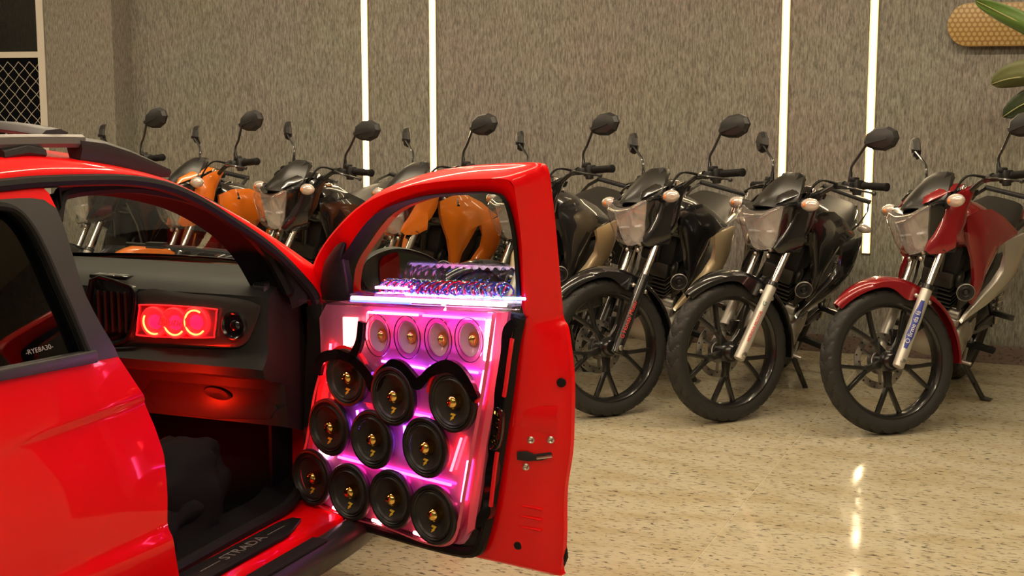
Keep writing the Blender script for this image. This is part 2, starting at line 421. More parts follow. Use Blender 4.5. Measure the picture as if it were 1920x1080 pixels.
obj('pot', MB().lathe([(0.34, 0.10), (0.35, 0.13), (0.55, 0.155), (0.68, 0.16), (0.68, 0.145), (0.62, 0.14)], L_(0.25, 7.55, 0), (0, 0, 1), 28), mat('pot_beige', (0.45, 0.36, 0.22), 0.6, bump=0.2), pl)
for a in range(3):
    an = R(30 + 120 * a)
    obj('stand_leg', MB().tube([L_(0.25 + 0.10 * math.cos(an), 7.55 + 0.10 * math.sin(an), 0.34), L_(0.25 + 0.13 * math.cos(an), 7.55 + 0.13 * math.sin(an), 0.0)], 0.009, 8), M_metalblack, pl)

# ================================================================== PICKUP
CX = -2.85
def XS(z): return -2.12 - 0.33 * max(0.0, z - 0.9)
def MXp(p): return (2 * CX - p[0], p[1], p[2])
car_loc = V((CX, 3.0, 0.0))
car = tag(empty('pickup_truck', car_loc), 'red pickup truck with its front passenger door swung open', 'car')
def cobj(name, mb, m, parent=None, **k):
    o = obj(name, mb, m, parent or car, **k)
    if parent is None: o.location = -car_loc
    return o
RE = [(1.2, 1.345), (1.7, 1.352), (2.2, 1.352), (2.53, 1.349), (2.705, 1.343), (2.947, 1.308), (3.148, 1.259), (3.352, 1.173), (3.546, 1.073), (3.693, 0.987), (3.80, 0.925)]
BK = [(1.2, 1.285), (1.7, 1.292), (2.2, 1.295), (2.50, 1.297), (2.66, 1.296), (2.96, 1.280), (3.163, 1.234), (3.361, 1.134), (3.505, 1.045), (3.62, 0.939), (3.66, 0.880)]
OP = [(2.70, 1.20), (2.735, 1.248), (2.774, 1.263), (2.914, 1.264), (3.062, 1.254), (3.275, 1.207), (3.442, 1.126), (3.535, 1.041), (3.575, 0.959), (3.60, 0.88), (3.628, 0.80), (3.646, 0.661), (3.648, 0.497), (3.640, 0.33), (3.61, 0.29), (3.52, 0.272), (3.284, 0.268), (2.981, 0.262), (2.80, 0.262)]
def side3(y, z, off=0.0): return V((XS(z) + off, y, z))
REs = sp2(RE, 5); BKs = sp2(BK, 5)
for sgn in (0, 1):
    f_ = (lambda p: p) if sgn == 0 else MXp
    rows = []
    for (y0, z0), (y1, z1) in zip(REs, BKs):
        a = side3(y0, z0); b = side3(y1, z1); m_ = (a + b) / 2 + V((0.010, 0, 0.004))
        i_ = V((a.x - 0.06, a.y, a.z + 0.012))
        rows.append([f_(i_), f_(a + V((-0.018, 0, 0.008))), f_(a), f_(m_), f_(b + V((0.004, 0, 0))), f_(b + V((-0.012, 0, -0.004)))])
    cobj('roof_side_rail', MB().grid(rows), M_carred, smooth=60)
    cobj('door_seal', MB().tube([f_(side3(y, z, 0.002)) for y, z in BKs], 0.0155, 8), M_rubber)
# roof skin
rows = []
for y, z in [(1.2, 1.345), (1.7, 1.352), (2.2, 1.352), (2.53, 1.349), (2.705, 1.343), (2.947, 1.308), (3.06, 1.282)]:
    row = []
    xa = XS(z) - 0.03; xb = 2 * CX - xa
    for q in range(13):
        u = q / 12; b = 1 - (2 * u - 1) ** 2
        row.append((xa + (xb - xa) * u, y + 0.10 * b * max(0, (y - 2.2) / 0.86), z + 0.010 + 0.040 * b ** 0.7))
    rows.append(row)
cobj('roof', MB().grid(rows), M_carred, smooth=60)
cobj('headliner', MB().grid([[(p[0], p[1], p[2] - 0.05) for p in r[1:-1]] for r in rows]), mat('headliner', (0.03, 0.03, 0.032), 0.9), smooth=60)
# windscreen
WS = [(3.06, 1.282), (3.148, 1.259), (3.352, 1.173), (3.546, 1.073), (3.693, 0.987), (3.80, 0.925)]
rows = []
for i, (y, z) in enumerate(WS):
    f = i / 5; xa = XS(z) - 0.045; xb = 2 * CX - xa
    rows.append([(xa + (xb - xa) * q / 12, y + (0.10 + 0.16 * f) * (1 - (2 * q / 12 - 1) ** 2), z + 0.012) for q in range(13)])
cobj('windscreen', MB().grid(rows), M_glass, smooth=60)
base_row = rows[-1]
cobj('cowl', MB().grid([[(p[0], p[1] + dy, p[2] + dz) for p in base_row] for dy, dz in ((-0.06, 0.012), (0.0, 0.005), (0.07, -0.01), (0.10, -0.03))]), M_blackplastic, smooth=60)
wp = [(base_row[2][0], base_row[2][1] + 0.015, 0.958), (base_row[5][0], base_row[5][1] - 0.0, 0.962), (base_row[8][0], base_row[8][1] - 0.005, 0.975)]
cobj('wiper', MB().tube(smooth_path(wp, 6), [0.012] * 4 + [0.009] * 5 + [0.006] * 4, 8).box((base_row[7][0], base_row[7][1] - 0.01, 0.972), (0.07, 0.03, 0.02)), M_matteblack)
# bonnet, wings, nose
rows = []
for y, z, w in ((3.86, 0.905, 0.70), (4.1, 0.88, 0.70), (4.4, 0.845, 0.68), (4.65, 0.80, 0.64), (4.78, 0.74, 0.58)):
    rows.append([(CX + w * (2 * q / 10 - 1), y + 0.20 * (1 - (2 * q / 10 - 1) ** 2) * (1 if y < 4 else 0.5), z + 0.03 * (1 - (2 * q / 10 - 1) ** 2)) for q in range(11)])
cobj('bonnet', MB().grid(rows), M_carred, smooth=60)
def arch(y): # wheel arch height around the front axle
    d = abs(y - 4.27); return math.sqrt(max(0, 0.34 ** 2 - d * d)) + 0.28 if d < 0.34 else 0.22
for sgn in (0, 1):
    f_ = (lambda p: p) if sgn == 0 else MXp
    rows = []
    for q in range(25):
        y = 3.74 + (4.80 - 3.74) * q / 24; top = 0.905 - 0.12 * max(0, (y - 3.8)) - (0.05 if y > 4.7 else 0)
        lo = max(arch(y), 0.22); n_ = 0.06 * max(0, (y - 4.5) / 0.3) ** 2
        rows.append([f_((-2.155 - n_, y, top)), f_((-2.135 - n_, y, top - 0.03)), f_((-2.125 - n_, y, top - 0.10)), f_((-2.125 - n_, y, max(lo + 0.02, 0.5))), f_((-2.12 - n_, y, lo + 0.01)), f_((-2.17 - n_, y, lo))])
    cobj('front_wing', MB().grid(rows), M_carred, smooth=60)
    w = cobj('front_wheel', MB().lathe([(-0.09, 0.19), (-0.1, 0.26), (-0.07, 0.295), (0.07, 0.295), (0.1, 0.26), (0.09, 0.19), (0.03, 0.18), (0.03, 0.03), (0.06, 0.0)], f_((-2.25, 4.27, 0.295)), (1 if sgn == 0 else -1, 0, 0), 32), M_rubber)
    w2 = cobj('rear_wheel', MB().lathe([(-0.09, 0.19), (-0.1, 0.26), (-0.07, 0.295), (0.07, 0.295), (0.1, 0.26), (0.09, 0.19), (0.03, 0.18), (0.03, 0.03), (0.06, 0.0)], f_((-2.25, 1.05, 0.295)), (1 if sgn == 0 else -1, 0, 0), 32), M_rubber)
nose = [[(CX + w * (2 * q / 10 - 1), y + 0.10 * (1 - (2 * q / 10 - 1) ** 2), z) for q in range(11)] for y, z, w in ((4.78, 0.74, 0.60), (4.84, 0.62, 0.66), (4.86, 0.45, 0.68), (4.82, 0.25, 0.66), (4.7, 0.18, 0.62))]
cobj('front_bumper', MB().grid(nose), M_carred, smooth=60)
# sill
sec = [(-2.34, 0.235), (-2.26, 0.250), (-2.15, 0.254), (-2.06, 0.250), (-2.032, 0.232), (-2.022, 0.19), (-2.03, 0.14), (-2.10, 0.12), (-2.34, 0.12)]
for sgn in (0, 1):
    f_ = (lambda p: p) if sgn == 0 else MXp
    cobj('sill', MB().loft([[f_((x if k_ else min(x, -2.13 + 0.3 * (x + 2.13)), y, z)) for x, z in sec] for y, k_ in ((1.35, 0), (2.86, 0), (2.90, 1), (3.3, 1), (3.76, 1))]), M_carred, smooth=50)
sc_ = cobj('scuff_plate', MB().prism([(2.93, -2.135), (2.97, -2.14), (3.44, -2.135), (3.50, -2.12), (3.50, -2.09), (3.42, -2.065), (3.36, -2.05), (2.98, -2.05), (2.93, -2.065)], lambda u, v, t: (v, u, 0.254 + t), -0.004, 0.007), mat('scuff_plastic', (0.010, 0.010, 0.011), 0.45, spec=0.2), bevel=0.0015)
text_mesh('scuff_lettering', 'STRADA', 0.044, mat('scuff_print', (0.16, 0.15, 0.14), 0.5), sc_, frame_mx((-2.098, 3.205, 0.2615), (0, 1, 0), (-1, 0, 0)), 0.0004, sx=1.25)
obj('scuff_line', MB().box((-2.098, 3.045, 0.2612), (0.003, 0.09, 0.0006)), mat('scuff_print', (0.1, 0.1, 0.1)), sc_, 0)
obj('scuff_line', MB().box((-2.098, 3.375, 0.2612), (0.003, 0.09, 0.0006)), mat('scuff_print', (0.1, 0.1, 0.1)), sc_, 0)
# hinge pillar
hp = [(3.745, 0.20), (3.755, 0.66), (3.71, 0.86), (3.72, 0.90), (3.86, 0.90), (3.88, 0.80), (3.88, 0.2), (3.75, 0.2)]
cobj('hinge_pillar', MB().prism(hp, lambda u, v, t: (-2.205 + t, u, v), -0.08, 0.0), M_carred, bevel=0.006)
for z in (0.40, 0.70):
    cobj('door_hinge', MB().box((-2.20, 3.80, z), (0.05, 0.05, 0.06)).cyl((-2.19, 3.82, z - 0.04), (-2.19, 3.82, z + 0.04), 0.012), M_carred, bevel=0.004)
cobj('wiring_boot', MB().tube([(-2.21, 3.79, 0.80), (-2.185, 3.80, 0.805), (-2.16, 3.79, 0.80)], 0.022, 12), M_rubber)
# aperture weatherstrip and inner trim
OPs = sp2(OP, 4)
def opx(y, z):  # the aperture steps inwards along the hinge pillar
    k = min(1.0, max(0.0, (y - 3.50) / 0.10)) * min(1.0, max(0.0, (0.92 - z) / 0.08)) * min(1.0, max(0.0, (z - 0.27) / 0.05))
    x0 = XS(z) - 0.045; x1 = x0 - 0.075 * k
    return x1, y * x1 / x0
cobj('weatherstrip', MB().tube([V((opx(y, z)[0], opx(y, z)[1], z)) for y, z in OPs], 0.018, 8), M_rubber)
rows = []
for y, z in OPs:
    cy, cz = 3.15, 0.75
    k = 0.055 / math.hypot(y - cy, z - cz)
    x_, y_ = opx(y, z); k *= 0.5
    rows.append([V((x_, y_, z)), V((x_ - 0.055, y_ - (y_ - cy) * k * 0.3, z - (z - cz) * k * 0.3)), V((x_ - 0.10, y_ - (y_ - cy) * k, z - (z - cz) * k))])
cobj('aperture_trim', MB().grid(rows), mat('interior_trim', (0.0045, 0.0045, 0.006), 0.65, spec=0.12), smooth=60)
rows = []
for (y, z) in OPs:
    # body-coloured flange between the outer seal and the weatherstrip
    j = min(range(len(BKs)), key=lambda i: (BKs[i][0] - y) ** 2 + (BKs[i][1] - z) ** 2)
    yy, zz = BKs[j]
    if z > 0.86: rows.append([V((XS(zz) - 0.012, yy, zz)), V((XS(z) - 0.03, y + (yy - y) * 0.35, z + (zz - z) * 0.35)), V((XS(z) - 0.05, y, z))])
cobj('aperture_flange', MB().grid(rows), M_rubber, smooth=60)
# inner B pillar behind the rear door edge
cobj('inner_pillar', MB().prism([(2.56, 1.27), (2.72, 1.27), (2.74, 0.9), (2.80, 0.26), (2.56, 0.26)], lambda u, v, t: (XS(v) - 0.06 + t, u, v), -0.09, 0.0), mat('interior_trim', (0.02, 0.02, 0.023)), bevel=0.01)

# ---- rear door
ED = [(1.298, 2.638), (1.234, 2.664), (1.043, 2.667), (0.88, 2.724), (0.80, 2.783), (0.754, 2.82), (0.68, 2.853), (0.606, 2.876), (0.5, 2.880), (0.426, 2.877), (0.34, 2.895), (0.274, 2.913), (0.20, 2.915)]
def edge_y(z):
    for (z0, y0), (z1, y1) in zip(ED, ED[1:]):
        if z1 <= z <= z0: return y0 + (y1 - y0) * (z0 - z) / (z0 - z1)
    return ED[-1][1]
def bul(y, z):
    s = min(1, max(0, (y - 2.25) / 0.35))
    base = 0.016 * math.sin(math.pi * min(1, max(0, (0.90 - z) / 0.70))) ** 0.8
    cre = -0.013 * s * (1 / (1 + math.exp((z - 0.757 + 0.02 * (2.8 - y)) * 260))) * math.exp(-((0.757 - z) / 0.14) ** 2 if z < 0.757 else 0)
    low = 0.012 / (1 + math.exp((z - 0.40 - 0.03 * (2.9 - y)) * 160))
    return base + cre + low
rows = []
zs = [0.905, 0.895, 0.88] + [0.88 - 0.68 * q / 56 for q in range(1, 57)]
for z in zs:
    ye = edge_y(z); row = [V((XS(z) + bul(1.40 + (ye - 1.40) * q / 30, z), 1.40 + (ye - 1.40) * q / 30, z)) for q in range(31)]
    row.append(row[-1] + V((-0.005, 0.004, 0))); row.append(row[-1] + V((-0.05, -0.012, 0)))
    rows.append(row)
rd = cobj('rear_door', MB().grid(rows), M_carred, smooth=50)
RW = sp2([(2.2, 1.255), (2.40, 1.256), (2.488, 1.252), (2.535, 1.235), (2.564, 1.194), (2.582, 1.133), (2.594, 1.059), (2.604, 1.009), (2.613, 0.946), (2.619, 0.903)], 4)
def sfn(off): return lambda u, v, t: (XS(v) + off + t, u, v)
front = [(2.636, 1.272), (2.664, 1.234), (2.667, 1.14), (2.667, 1.043), (2.69, 0.96), (2.724, 0.88)]
pt = MB()
for a, b in zip(RW, RW[1:]): pass
n_ = len(RW); fr = sp2([(1.45, 1.268), (2.2, 1.268), (2.493, 1.267), (2.60, 1.262), (2.64, 1.25), (2.664, 1.225), (2.667, 1.14), (2.667, 1.043), (2.69, 0.96), (2.724, 0.88)], 6)
def resample(P, n):
    L = [0]
    for a, b in zip(P, P[1:]): L.append(L[-1] + math.hypot(a[0] - b[0], a[1] - b[1]))
    out = []
    for i in range(n):
        d = L[-1] * i / (n - 1); j = 0
        while j < len(L) - 2 and L[j + 1] < d: j += 1
        f = (d - L[j]) / max(1e-9, L[j + 1] - L[j]); out.append((P[j][0] + (P[j + 1][0] - P[j][0]) * f, P[j][1] + (P[j + 1][1] - P[j][1]) * f))
    return out
RW = [(1.45, 1.250), (1.9, 1.256)] + RW
A_ = resample(fr, 40); B_ = resample(RW + [(2.619, 0.885)], 40)
pt = MB().grid([[sfn(-0.02)(*a, 0), sfn(0.004)(*a, 0), sfn(0.004)(*b, 0), sfn(-0.025)(*b, 0)] for a, b in zip(A_, B_)])
obj('pillar_trim', pt, M_blackplastic, rd, 40)
obj('window_frame', MB().grid([[sfn(-0.02)(*a, 0), sfn(0.0)(*a, 0), sfn(0.0)(*b, 0)] for a, b in zip(resample([(1.45, 1.298), (2.2, 1.301), (2.636, 1.298), (2.655, 1.27), (2.666, 1.228)], 30), resample([(1.45, 1.266), (2.2, 1.266), (2.493, 1.265), (2.60, 1.26), (2.664, 1.222)], 30))]), M_carred, rd, 40)
obj('window_seal', MB().tube([sfn(0.0)(u, v, 0) for u, v in RW], 0.010, 8), M_rubber, rd)
obj('window_glass', MB().prism([(1.45, 0.90)] + RW, sfn(-0.02), -0.004, 0.0), M_tint, rd, 40)
obj('belt_trim', MB().prism([(1.45, 0.935), (2.2, 0.930), (2.642, 0.911), (2.640, 0.881), (2.2, 0.905), (1.45, 0.912)], sfn(0.0), -0.01, 0.013), M_blackplastic, rd, 40, 0.004)
text_mesh('window_etching', '-RYE8A30-', 0.016, mat('etched_glass', (0.30, 0.27, 0.28), 0.6), rd, frame_mx((XS(0.935) - 0.017, 2.49, 0.935), (0, 1, 0), (-0.33, 0, 1)), 0.0002, sx=1.25)
obj('rear_panel', MB().grid([[V((XS(z) - 0.01, y, z)) for y in (0.55, 1.0, 1.40)] for z in (0.98, 0.9, 0.75, 0.5, 0.25)]), M_carred, rd, 60)
# far side of the body
rows = [[MXp((XS(z), y, z)) for y in (0.55, 1.4, 2.2, 3.0, 3.76)] for z in (0.90, 0.75, 0.5, 0.25, 0.2)]
cobj('far_side_doors', MB().grid(rows), M_carred, smooth=60)
rows = [[MXp((XS(z) - 0.02, y, z)) for y in (1.4, 2.2, 2.8, yy)] for z, yy in ((1.27, 2.95), (1.17, 3.33), (1.05, 3.55), (0.9, 3.7))]
cobj('far_side_glass', MB().grid(rows), M_tint, smooth=60)
cobj('cab_rear_wall', MB().prism([(XS(0.9), 0.9), (XS(1.3) , 1.34), (2 * CX - XS(1.3), 1.34), (2 * CX - XS(0.9), 0.9), (2 * CX - XS(0.9), 0.25), (XS(0.9), 0.25)], lambda u, v, t: (u, 1.38 + t, v), -0.02, 0.0), M_carred)
cobj('cargo_bed', MB().box((CX, 0.98, 0.45), (1.36, 0.82, 0.04)).box((CX, 0.56, 0.68), (1.42, 0.04, 0.56)), M_carred, bevel=0.01)
# roof rails and cross bar
rail = smooth_path([V((-2.305, y, z)) for y, z in ((1.3, 1.385), (1.9, 1.394), (2.4, 1.394), (2.70, 1.388), (2.85, 1.382))], 5)
M_railgrey = mat('rail_satin_grey', (0.16, 0.155, 0.15), 0.38, metal=0.4)
for sgn in (0, 1):
    f_ = (lambda p: p) if sgn == 0 else MXp
    def sect(p, h, w, dz=0.0, lo=1.0): return [f_((p[0] + w * cx, p[1], p[2] + dz + h * cz)) for cx, cz in ((-1, -0.4), (-0.8, 0.7), (-0.3, 1), (0.4, 1), (0.9, 0.6), (1, -0.4), (0.6, -lo), (-0.6, -lo))]
    rr = cobj('roof_rail', MB().loft([sect(p, 0.016, 0.020) for p in rail]), M_railgrey)
    foot = [((-2.305, 2.83, 1.372), 0.021, 0.023), ((-2.305, 2.92, 1.360), 0.022, 0.025), ((-2.305, 3.02, 1.336), 0.020, 0.026), ((-2.303, 3.11, 1.310), 0.016, 0.024), ((-2.30, 3.19, 1.289), 0.008, 0.018)]
    obj('rail_foot', MB().loft([sect(p, h, w, 0, 2.0) for p, h, w in foot]), M_blackplastic, rr)
    obj('rail_foot', MB().loft([sect((-2.30, y, z), h, 0.02) for y, z, h in ((2.56, 1.362, 0.012), (2.64, 1.37, 0.015), (2.70, 1.36, 0.012))]), M_blackplastic, rr)
cb = [V((CX + (0.545 - 0.0) * (2 * q / 16 - 1), 2.76, 1.400 + 0.022 * (1 - abs(2 * q / 16 - 1) ** 4))) for q in range(17)]
cobj('roof_crossbar', MB().loft([[(p.x, p.y + a, p.z + b) for a, b in ((-0.05, 0.0), (-0.03, 0.012), (0.02, 0.014), (0.05, 0.004), (0.03, -0.010), (-0.03, -0.010))] for p in cb]), mat('crossbar_grey', (0.05, 0.05, 0.06), 0.35, metal=0.3))
# side step
st_path = smooth_path([(-1.955, 1.35, 0.205), (-1.955, 2.4, 0.205), (-1.955, 3.3, 0.205), (-1.96, 3.52, 0.205), (-1.985, 3.68, 0.195)], 5)
st = cobj('side_step', MB().tube(st_path, [0.048] * (len(st_path) - 2) + [0.046, 0.042], 14), mat('step_black', (0.02, 0.019, 0.018), 0.38, noise=0.1, nscale=30))
obj('tread_pad', MB().box((-1.955, 2.9, 0.252), (0.05, 0.95, 0.01)), M_rubber, st, 0, 0.004)
for y in (1.7, 2.7, 3.5): obj('step_bracket', MB().tube([(-1.96, y, 0.19), (-2.06, y, 0.16), (-2.16, y, 0.16)], 0.018, 8), M_metalblack, st)
# interior shell
M_int = mat('interior_trim', (0.02, 0.02, 0.023)); M_carpet = mat('black_carpet', (0.004, 0.004, 0.005), 0.95, spec=0.05, bump=0.4, nscale=400)
cobj('cabin_floor', MB().box((CX, 2.65, 0.215), (1.26, 2.4, 0.03)), M_carpet)
cobj('bulkhead', MB().prism([(3.62, 0.22), (3.92, 0.48), (3.92, 0.90), (3.96, 0.90), (3.96, 0.2)], lambda u, v, t: (t, u, v), -3.5, -2.20), M_carpet)
cobj('kick_panel', MB().prism([(3.63, 0.26), (3.63, 0.62), (3.9, 0.62), (3.9, 0.26)], lambda u, v, t: (-2.265 + t, u, v), -0.01, 0.0), M_int)
cobj('far_door_card', MB().prism([(1.45, 0.25), (1.45, 0.92), (3.7, 0.92), (3.7, 0.25)], lambda u, v, t: (2 * CX + 2.22 + t, u, v), -0.02, 0.0), M_int)
def seat(xc, name='front_seat'):
    s = cobj(name, MB().box((xc, 2.50, 0.47), (0.48, 0.44, 0.16)), mat('seat_cloth', (0.03, 0.03, 0.033), 0.85, bump=0.2, nscale=300), bevel=0.05, seg=4)
    obj('backrest', MB().loft([[(xc + w * a, 2.30 - 0.30 * q + d * b, 0.50 + 0.58 * q) for a, b in ((-1, -0.5), (-0.8, 0.6), (0, 0.4), (0.8, 0.6), (1, -0.5), (0, -0.7))] for q, w, d in ((0, 0.22, 0.08), (0.3, 0.24, 0.08), (0.7, 0.23, 0.07), (0.95, 0.18, 0.06), (1.0, 0.12, 0.03))]), mat('seat_cloth', (0.03, 0.03, 0.03)), s, 60)
    obj('headrest', MB().box((xc, 2.00, 1.14), (0.24, 0.10, 0.14)), mat('seat_cloth', (0.03, 0.03, 0.03)), s, 40, 0.04, 0, 4)
seat(-2.52); seat(-3.18)
sw = cobj('steering_wheel', MB().tube([V((-3.18 + 0.18 * math.cos(a), 3.20 + 0.18 * math.sin(a) * 0.42, 0.86 + 0.18 * math.sin(a) * 0.90)) for a in [2 * math.pi * q / 28 for q in range(28)]], 0.015, 8, closed=True), M_blackplastic)
obj('spokes', MB().tube([(-3.35, 3.2, 0.86), (-3.18, 3.22, 0.85), (-3.01, 3.2, 0.86)], 0.014, 8).ball((-3.18, 3.22, 0.85), (0.07, 0.03, 0.06)).cyl((-3.18, 3.22, 0.85), (-3.18, 3.5, 0.78), 0.03), M_blackplastic, sw)
# dashboard
M_dash = mat('dash_grey', (0.020, 0.0195, 0.019), 0.5, spec=0.2, bump=0.12, nscale=500)
dsec = [(3.94, 0.50), (3.94, 0.935), (3.80, 0.945), (3.62, 0.944), (3.545, 0.930), (3.515, 0.908), (3.508, 0.85), (3.506, 0.745), (3.495, 0.725), (3.475, 0.70), (3.485, 0.672), (3.53, 0.655), (3.59, 0.64), (3.61, 0.50), (3.75, 0.46)]
da = cobj('dashboard', MB().loft([[(x, y, z) for y, z in dsec] for x in (-3.46, -2.9, -2.4, -2.235)] + [[(-2.205, y + (0.02 if y < 3.7 else 0), z - 0.006) for y, z in dsec]]), M_dash, smooth=35)
def dfn(Y): return lambda u, v, t: (u, Y - t, v)
bz = sp2([(-2.636, 0.902), (-2.46, 0.906), (-2.297, 0.902), (-2.225, 0.889), (-2.213, 0.872), (-2.247, 0.792), (-2.275, 0.764), (-2.32, 0.752), (-2.50, 0.742), (-2.675, 0.734), (-2.70, 0.75)], 3, True)
bo = obj('trim_panel', MB().crown(bz, dfn(3.5), 0.008, 0.012, 0.8), mat('satin_graphite', (0.15, 0.145, 0.14), 0.33, metal=0.75), da, 50)
# lit red speaker pod in the dash
M_redpod = mat('red_acrylic', (0.75, 0.01, 0.02), 0.15, coat=1.0)
M_podglow = emis('pod_red_light', (1.0, 0.010, 0.014), 1.35)
M_podhot = emis('pod_orange_light', (1.0, 0.22, 0.05), 4.0)
rim_ = sp2([(-2.612, 0.866), (-2.622, 0.855), (-2.634, 0.785), (-2.626, 0.772), (-2.50, 0.775), (-2.372, 0.783), (-2.360, 0.792), (-2.350, 0.858), (-2.358, 0.868), (-2.48, 0.870)], 3, True)
pod = cobj('dash_speaker_pod', MB().prism(rim_, dfn(3.49), -0.002, 0.006), mat('pod_panel', (0.45, 0.06, 0.08), 0.25, coat=1), smooth=40, bevel=0.002)
obj('pod_edge', MB().tube([dfn(3.482)(u, v, 0) for u, v in rim_], 0.0022, 6, closed=True), M_podglow, pod)
for i_, (cx, cz) in enumerate(((-2.565, 0.818), (-2.492, 0.820), (-2.418, 0.826))):
    cup = obj('pod_speaker', MB().lathe([(0.0, 0.046), (0.012, 0.047), (0.016, 0.043), (0.010, 0.036), (0.004, 0.030), (0.003, 0.0)], (cx, 3.484, cz), (0, -1, 0), 28), M_podglow, pod)
    obj('speaker_cap', MB().lathe([(0.004, 0.023), (0.012, 0.020), (0.016, 0.010), (0.017, 0.0)], (cx, 3.484, cz), (0, -1, 0), 20), emis('pod_pink_light', (1.0, 0.015, 0.10), 0.9), cup)
    a0, a1 = ((150, 300), (200, 330), (60, 330))[i_]
    obj('light_ring', MB().tube([(cx + 0.036 * math.cos(R(a)), 3.471, cz + 0.036 * math.sin(R(a))) for a in range(a0, a1, 10)], 0.0028, 6), M_podhot, cup)
text_mesh('pod_lettering', 'Bautie', 0.036, mat('pod_script', (0.9, 0.12, 0.1), 0.3), pod, frame_mx((-2.50, 3.462, 0.824), (1, 0, 0), (0, 0, 1)), 0.0006, 0.4)
tw = cobj('dash_tweeter', MB().lathe([(0.0, 0.042), (0.012, 0.042), (0.014, 0.038), (0.006, 0.033), (0.004, 0.018), (0.010, 0.012), (0.012, 0.0)], (-2.295, 3.495, 0.822), (0, -1, 0), 28), M_glossblack)
# centre vent
vb = sp2([(-2.80, 0.93), (-2.68, 0.925), (-2.642, 0.905), (-2.642, 0.85), (-2.665, 0.775), (-2.70, 0.745), (-2.80, 0.745)], 3, True)
ve = cobj('air_vent', MB().crown(vb, dfn(3.492), 0.004, 0.02, 0.85), M_glossblack, smooth=40)
for q in range(5): obj('vent_slat', MB().box((-2.775 + q * 0.025, 3.488, 0.838), (0.006, 0.014, 0.125)), M_blackplastic, ve, 0, 0.002)
obj('vent_rim', MB().tube([dfn(3.484)(u, v, 0) for u, v in vb], 0.005, 8, closed=True), M_glossblack, ve)
cobj('switch_strip', MB().box((-2.78, 3.560, 0.934), (0.14, 0.04, 0.010)), M_glossblack, bevel=0.003)
for q in range(3): cobj('switch', MB().box((-2.82 + q * 0.04, 3.558, 0.9385), (0.034, 0.030, 0.006)), mat('switch_grey', (0.09, 0.09, 0.09), 0.4), bevel=0.002)
sv = cobj('side_vent', MB().prism([(-2.268, 0.006), (-2.255, 0.026), (-2.225, 0.028), (-2.215, 0.016), (-2.222, -0.006), (-2.25, -0.008)], lambda u, v, t: (u, 3.545 + v, 0.930 + v * 0.35 + t), -0.01, 0.006), M_blackplastic, bevel=0.002)
for q in range(5): obj('vent_slat', MB().box((-2.258 + q * 0.009, 3.555, 0.940), (0.002, 0.026, 0.006)), M_matteblack, sv, 0)
gl = cobj('glovebox', MB().prism(sp2([(-2.66, 0.632), (-2.30, 0.640), (-2.262, 0.60), (-2.25, 0.52), (-2.66, 0.51)], 2, True), lambda u, v, t: (u, 3.598 - t + (0.632 - v) * 0.10, v), -0.02, 0.006), mat('glovebox_grey', (0.022, 0.022, 0.022), 0.4, spec=0.2), bevel=0.004)
obj('handle', MB().lathe([(-0.004, 0.0), (0.004, 0.034), (0.0, 0.04), (-0.004, 0.036)], (0, 0, 0), (0, -1, 0), 24), M_matteblack, gl).matrix_local = Matrix.Translation((-2.43, 3.592, 0.588)) @ Matrix.Rotation(R(8), 4, 'Y') @ Matrix.Diagonal((1.25, 1, 0.48, 1))
# red footwell lamp
fw = cobj('footwell_lamp', MB().box((-2.545, 3.39, 0.458), (0.065, 0.03, 0.026)), emis('footwell_red_light', (1.0, 0.015, 0.003), 420.0), smooth=0, bevel=0.004)
# dark cloth bag in the footwell
def blob(c, r, seed, amp, n=48, m=26, flat=None):
    from mathutils import noise as nz
    rings = []
    for i in range(m + 1):
        ph = math.pi * i / m; row = []
        for j in range(n):
            th = 2 * math.pi * j / n
            d = V((math.sin(ph) * math.cos(th), math.sin(ph) * math.sin(th), math.cos(ph)))
            s = V(tuple(math.copysign(abs(a) ** 0.75, a) for a in d))
            k = 1 + amp * nz.noise(d * 1.7 + V((seed, 0, 0))) + amp * 0.55 * (0.5 - abs(nz.noise(V((d.x * 3.2, d.y * 3.2, d.z * 1.6)) + V((0, seed, 0)))))
            p = V((c[0] + s.x * r[0] * k, c[1] + s.y * r[1] * k, c[2] + s.z * r[2] * k))
            if flat is not None: p.z = max(p.z, flat)
            row.append(p)
        rings.append(row)
    return MB().loft(rings, True)
M_cloth = mat('black_cloth', (0.008, 0.008, 0.009), 0.8, spec=0.10, bump=0.25, nscale=250)
bag_l = V((-2.45, 3.15, 0.231))
bag = tag(empty('cloth_bag', bag_l), 'slumped black cloth bag on the floor inside the open door', 'bag')
o = obj('bag_body', blob((-2.40, 3.20, 0.35), (0.155, 0.24, 0.15), 3.1, 0.35, flat=0.231), M_cloth, bag, 60); o.location = -bag_l
o = obj('bag_flap', blob((-2.39, 3.08, 0.30), (0.145, 0.17, 0.11), 7.7, 0.45, flat=0.231), M_cloth, bag, 60); o.location = -bag_l
o = obj('strap', MB().tube(smooth_path([(-2.34, 2.95, 0.40), (-2.285, 3.05, 0.36), (-2.275, 3.18, 0.30), (-2.28, 3.28, 0.25)], 6), 0.010, 8, flat=0.4), M_cloth, bag, 60); o.location = -bag_l

